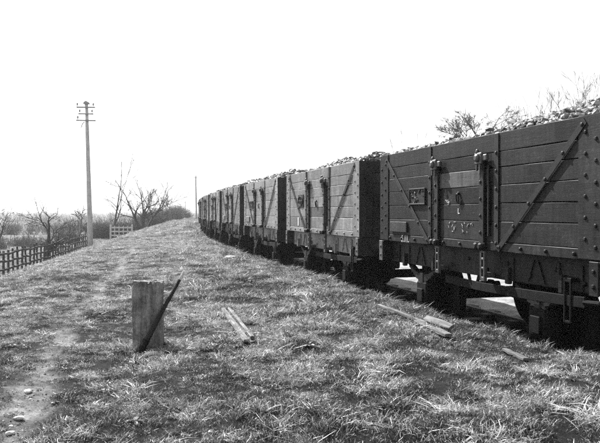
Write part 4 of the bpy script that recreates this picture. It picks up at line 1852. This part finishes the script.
def weed(seed):
    rr = np.random.default_rng(seed)
    V, Fs, T = [], [], []
    o = 0
    for i in range(8):
        a = 6.283 * i / 8 + rr.uniform(-.3, .3)
        L, w = rr.uniform(.05, .09), rr.uniform(.010, .018)
        u, sd = np.array([math.cos(a), math.sin(a), 0]), np.array([-math.sin(a), math.cos(a), 0])
        rise = rr.uniform(.2, .9)
        for t, ww in ((.1, .3), (.45, 1), (.8, .75)):
            p = u * L * t + np.array([0, 0, L * (rise * t - .55 * t * t) + .012])
            V += [p - sd * w * ww + np.array([0, 0, .004]), p, p + sd * w * ww + np.array([0, 0, .004])]
        V.append(u * L + np.array([0, 0, L * (rise - .55) + .01]))
        for k in (0, 3):
            Fs += [(o + k, o + k + 1, o + k + 4, o + k + 3), (o + k + 1, o + k + 2, o + k + 5, o + k + 4)]
        Fs += [(o + 6, o + 7, o + 9), (o + 7, o + 8, o + 9)]
        T += [rr.uniform(.07, .16)] * 10
        o += 10
    me = bpy.data.meshes.new('weed')
    me.from_pydata([tuple(v) for v in V], [], Fs)
    at = me.attributes.new('tone', 'FLOAT', 'POINT')
    at.data.foreach_set('value', np.array(T, np.float32))
    me.materials.append(M['grass'])
    return bpy.data.objects.new('weed_source', me)


def build_grit():
    """crumbs of stone and earth on the worn path"""
    rr = np.random.default_rng(77)
    n = 9000
    y = 3.0 + 9.0 * rr.random(n) ** 1.5
    x = path_x(y) + rr.normal(0, 0.22, n)
    k = rr.random(n) < path_mask(x, y) * 0.9 + 0.03
    x, y = x[k], y[k]
    z = ground_h(x, y)
    base = np.array([(1, 0, 0), (-1, 0, 0), (0, 1, 0), (0, -1, 0), (0, 0, 1), (0, 0, -1)], float)
    fc = np.array([(0, 2, 4), (2, 1, 4), (1, 3, 4), (3, 0, 4), (2, 0, 5), (1, 2, 5), (3, 1, 5), (0, 3, 5)])
    V, Fs, T = [], [], []
    for i in range(len(x)):
        r_ = 0.002 + 0.008 * rr.random() ** 3
        q = base * r_ * rr.uniform(.6, 1.3, (6, 1)) * np.array([1.2, 1, .7])
        a = rr.uniform(0, 6.28)
        q = q @ np.array([[math.cos(a), -math.sin(a), 0], [math.sin(a), math.cos(a), 0], [0, 0, 1]])
        V.append(q + np.array([x[i], y[i], z[i] + r_ * .3]))
        Fs.append(fc + 6 * i)
        T.append(np.full(6, rr.choice([.10, .16, .28, .5], p=[.3, .35, .25, .1])))
    me = bpy.data.meshes.new('path_grit')
    me.from_pydata(np.concatenate(V).tolist(), [], np.concatenate(Fs).tolist())
    at = me.attributes.new('tone', 'FLOAT', 'POINT')
    at.data.foreach_set('value', np.concatenate(T).astype(np.float32))
    me.materials.append(M['lump'])
    tag(link('path_grit', me), 'small crumbs of stone and earth on the worn path', 'grit', None, 'stuff')


build_grit()


def build_grass():
    protos = []
    for k in range(4):
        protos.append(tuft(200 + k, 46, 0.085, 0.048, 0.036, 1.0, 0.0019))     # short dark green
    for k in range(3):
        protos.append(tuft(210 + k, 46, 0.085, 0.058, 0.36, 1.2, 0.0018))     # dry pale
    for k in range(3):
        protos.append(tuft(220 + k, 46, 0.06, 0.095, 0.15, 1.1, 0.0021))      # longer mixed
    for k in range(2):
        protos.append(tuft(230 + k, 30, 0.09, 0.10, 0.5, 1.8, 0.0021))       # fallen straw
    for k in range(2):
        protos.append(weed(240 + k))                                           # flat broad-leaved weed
    pts = []
    for (y0, y1, dens, sc) in ((2.4, 9.0, 400, 1.0), (9.0, 17.0, 190, 1.15), (17.0, 34.0, 70, 1.5), (34.0, 80.0, 15, 2.2), (80.0, 160.0, 1.6, 3.2)):
        xl, xr = -0.62 * y1 - 2.0, 0.62 * y1 + 1.5
        n = int((y1 - y0) * (xr - xl) * dens)
        x, y = NP.uniform(xl, xr, n), NP.uniform(y0, y1, n)
        keep = (np.abs(x) < 0.60 * y + 1.8)
        x, y = x[keep], y[keep]
        d = lateral(x, y)
        keep = (d < -1.32) | ((d > 6.5) & (d < 26))
        x, y, d = x[keep], y[keep], d[keep]
        pm = path_mask(x, y)
        patch = vnoise(x, y, 1.3, 11)
        bare = np.maximum(sstep(0.58, 0.72, vnoise(x, y, 2.6, 12)), sstep(0.6, 0.75, vnoise(x, y, 6.0, 13)))
        keep = NP.random(len(x)) > np.maximum(pm * 0.9, bare * 0.25)
        x, y, d, pm, patch = x[keep], y[keep], d[keep], pm[keep], patch[keep]
        keep = np.ones(len(x), bool)
        for (a, b_, w) in CLEAR:
            ex, ey = b_[0] - a[0], b_[1] - a[1]
            t = np.clip(((x - a[0]) * ex + (y - a[1]) * ey) / (ex * ex + ey * ey), 0, 1)
            dd = np.hypot(x - a[0] - t * ex, y - a[1] - t * ey)
            keep &= (dd > w) | (NP.random(len(x)) < 0.25)
        shade_hollow = np.hypot((x - SHADE_HOLLOW[0]) / 1.5, y - SHADE_HOLLOW[1])
        keep &= (shade_hollow > 0.19) | (NP.random(len(x)) < 0.15)
        x, y, d, pm, patch = x[keep], y[keep], d[keep], pm[keep], patch[keep]
        z = ground_h(x, y, d)
        pts.append((x, y, z, d, pm, patch, np.full(len(x), sc)))
    x, y, z, d, pm, patch, sc = [np.concatenate(q) for q in zip(*pts)]
    n = len(x)
    u = NP.random(n)
    dry = sstep(0.44, 0.62, 0.4 * vnoise(x, y, 0.8, 14) + 0.6 * vnoise(x, y, 3.4, 15))
    lng = sstep(0.45, 0.7, vnoise(x, y, 0.7, 16)) * sstep(-2.5, 1.5, x + 0.1 * y) * 0.5 + 0.5 * sstep(-2.6, -1.6, d) * (d < 0)
    clump = sstep(0.36, 0.62, 0.65 * vnoise(x, y, 3.6, 31) + 0.35 * vnoise(x, y, 8.0, 32))
    clump = np.maximum(clump, 0.75 * sstep(10, 30, y))
    idx = NP.integers(0, 4, n)
    isd = u < (0.25 + 0.95 * clump) * ( 0.09 + 0.6 * dry + 0.75 * sstep(7, 26, y - 0.8 * x) + 0.1 * (1 - sstep(0.4, 2.0, x - path_x(y))))  # pale dry tufts, made commoner far left to paint its brighter exposure
    idx = np.where(isd, NP.integers(4, 7, n), idx)
    u2 = NP.random(n)
    idx = np.where(u2 < (0.05 + 0.4 * lng) * (0.2 + clump), NP.integers(7, 10, n), idx)
    u3 = NP.random(n)
    idx = np.where(u3 < (0.006 + 0.045 * dry) * clump, NP.integers(10, 12, n), idx)
    idx = np.where((NP.random(n) < 0.012) & (y < 17), NP.integers(12, 14, n), idx)
    scale = sc * NP.uniform(0.65, 1.25, n) * (1 - 0.5 * pm) * (0.75 + 0.5 * patch) * (0.68 + 0.57 * clump)
    # short trodden grass on the left by the path
    trod = sstep(-0.2, -1.6, x - (path_x(y) + 1.9)) if False else 1 - sstep(0.6, 2.2, x - path_x(y))
    scale = scale * (1 - 0.28 * trod)
    # a taller ring round the post and along the loose timbers
    pxw = (148 - 300) / F_PX * 6.75
    near = np.exp(-((x - pxw) ** 2 + (y - 6.68) ** 2) / 0.05)
    scale = scale * (1 + 0.6 * near) * (0.82 + 0.18 * sstep(6, 12, y))
    rot = np.stack([NP.normal(0, 0.12, n), NP.normal(0, 0.12, n), NP.uniform(0, 6.283, n)], 1)
    me = bpy.data.meshes.new('grass')
    me.vertices.add(n)
    me.vertices.foreach_set('co', np.stack([x, y, z], 1).astype(np.float32).ravel())
    for nm, tp, key, val in (('pick', 'INT', 'value', idx.astype(np.int32)), ('size', 'FLOAT', 'value', scale.astype(np.float32)),
                             ('turn', 'FLOAT_VECTOR', 'vector', rot.astype(np.float32).ravel())):
        a = me.attributes.new(nm, tp, 'POINT')
        a.data.foreach_set(key, val)
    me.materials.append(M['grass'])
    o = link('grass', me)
    tag(o, 'rough tufted grass covering the bank', 'grass', None, 'stuff')
    ng = bpy.data.node_groups.new('grass_tufts', 'GeometryNodeTree')
    ng.interface.new_socket('Geometry', in_out='INPUT', socket_type='NodeSocketGeometry')
    ng.interface.new_socket('Geometry', in_out='OUTPUT', socket_type='NodeSocketGeometry')
    gi, go = ng.nodes.new('NodeGroupInput'), ng.nodes.new('NodeGroupOutput')
    iop = ng.nodes.new('GeometryNodeInstanceOnPoints')
    iop.inputs['Pick Instance'].default_value = True
    jn = ng.nodes.new('GeometryNodeJoinGeometry')
    for p in protos[::-1]:
        oi = ng.nodes.new('GeometryNodeObjectInfo')
        oi.inputs['Object'].default_value = p
        oi.inputs['As Instance'].default_value = True
        ng.links.new(oi.outputs['Geometry'], jn.inputs[0])
    ng.links.new(gi.outputs[0], iop.inputs['Points'])
    ng.links.new(jn.outputs[0], iop.inputs['Instance'])

    def named(nm, tp):
        q = ng.nodes.new('GeometryNodeInputNamedAttribute')
        q.data_type = tp
        q.inputs['Name'].default_value = nm
        return q.outputs['Attribute']
    ng.links.new(named('pick', 'INT'), iop.inputs['Instance Index'])
    ng.links.new(named('size', 'FLOAT'), iop.inputs['Scale'])
    ng.links.new(named('turn', 'FLOAT_VECTOR'), iop.inputs['Rotation'])
    ng.links.new(iop.outputs[0], go.inputs[0])
    md = o.modifiers.new('tufts', 'NODES')
    md.node_group = ng
    print('grass tufts', n)


build_grass()


# ------------------------------------------------------------------ haze: even air round everything
def build_haze():
    mb = MB()
    mb.box(-2600, 2600, -450, 4600, -4.0, 16.0)
    me = mb.mesh('haze', None)
    m = bpy.data.materials.new('pale_haze')
    m.use_nodes = True
    nt = m.node_tree
    nt.nodes.clear()
    out = nt.nodes.new('ShaderNodeOutputMaterial')
    pv = nt.nodes.new('ShaderNodeVolumePrincipled')
    pv.inputs['Color'].default_value = (0.95, 0.95, 0.95, 1)
    pv.inputs['Density'].default_value = 0.0005
    pv.inputs['Anisotropy'].default_value = 0.25
    nt.links.new(pv.outputs[0], out.inputs['Volume'])
    me.materials.append(m)
    o = link('haze', me)
    tag(o, 'pale spring haze over the fields', None, None, 'stuff')


build_haze()
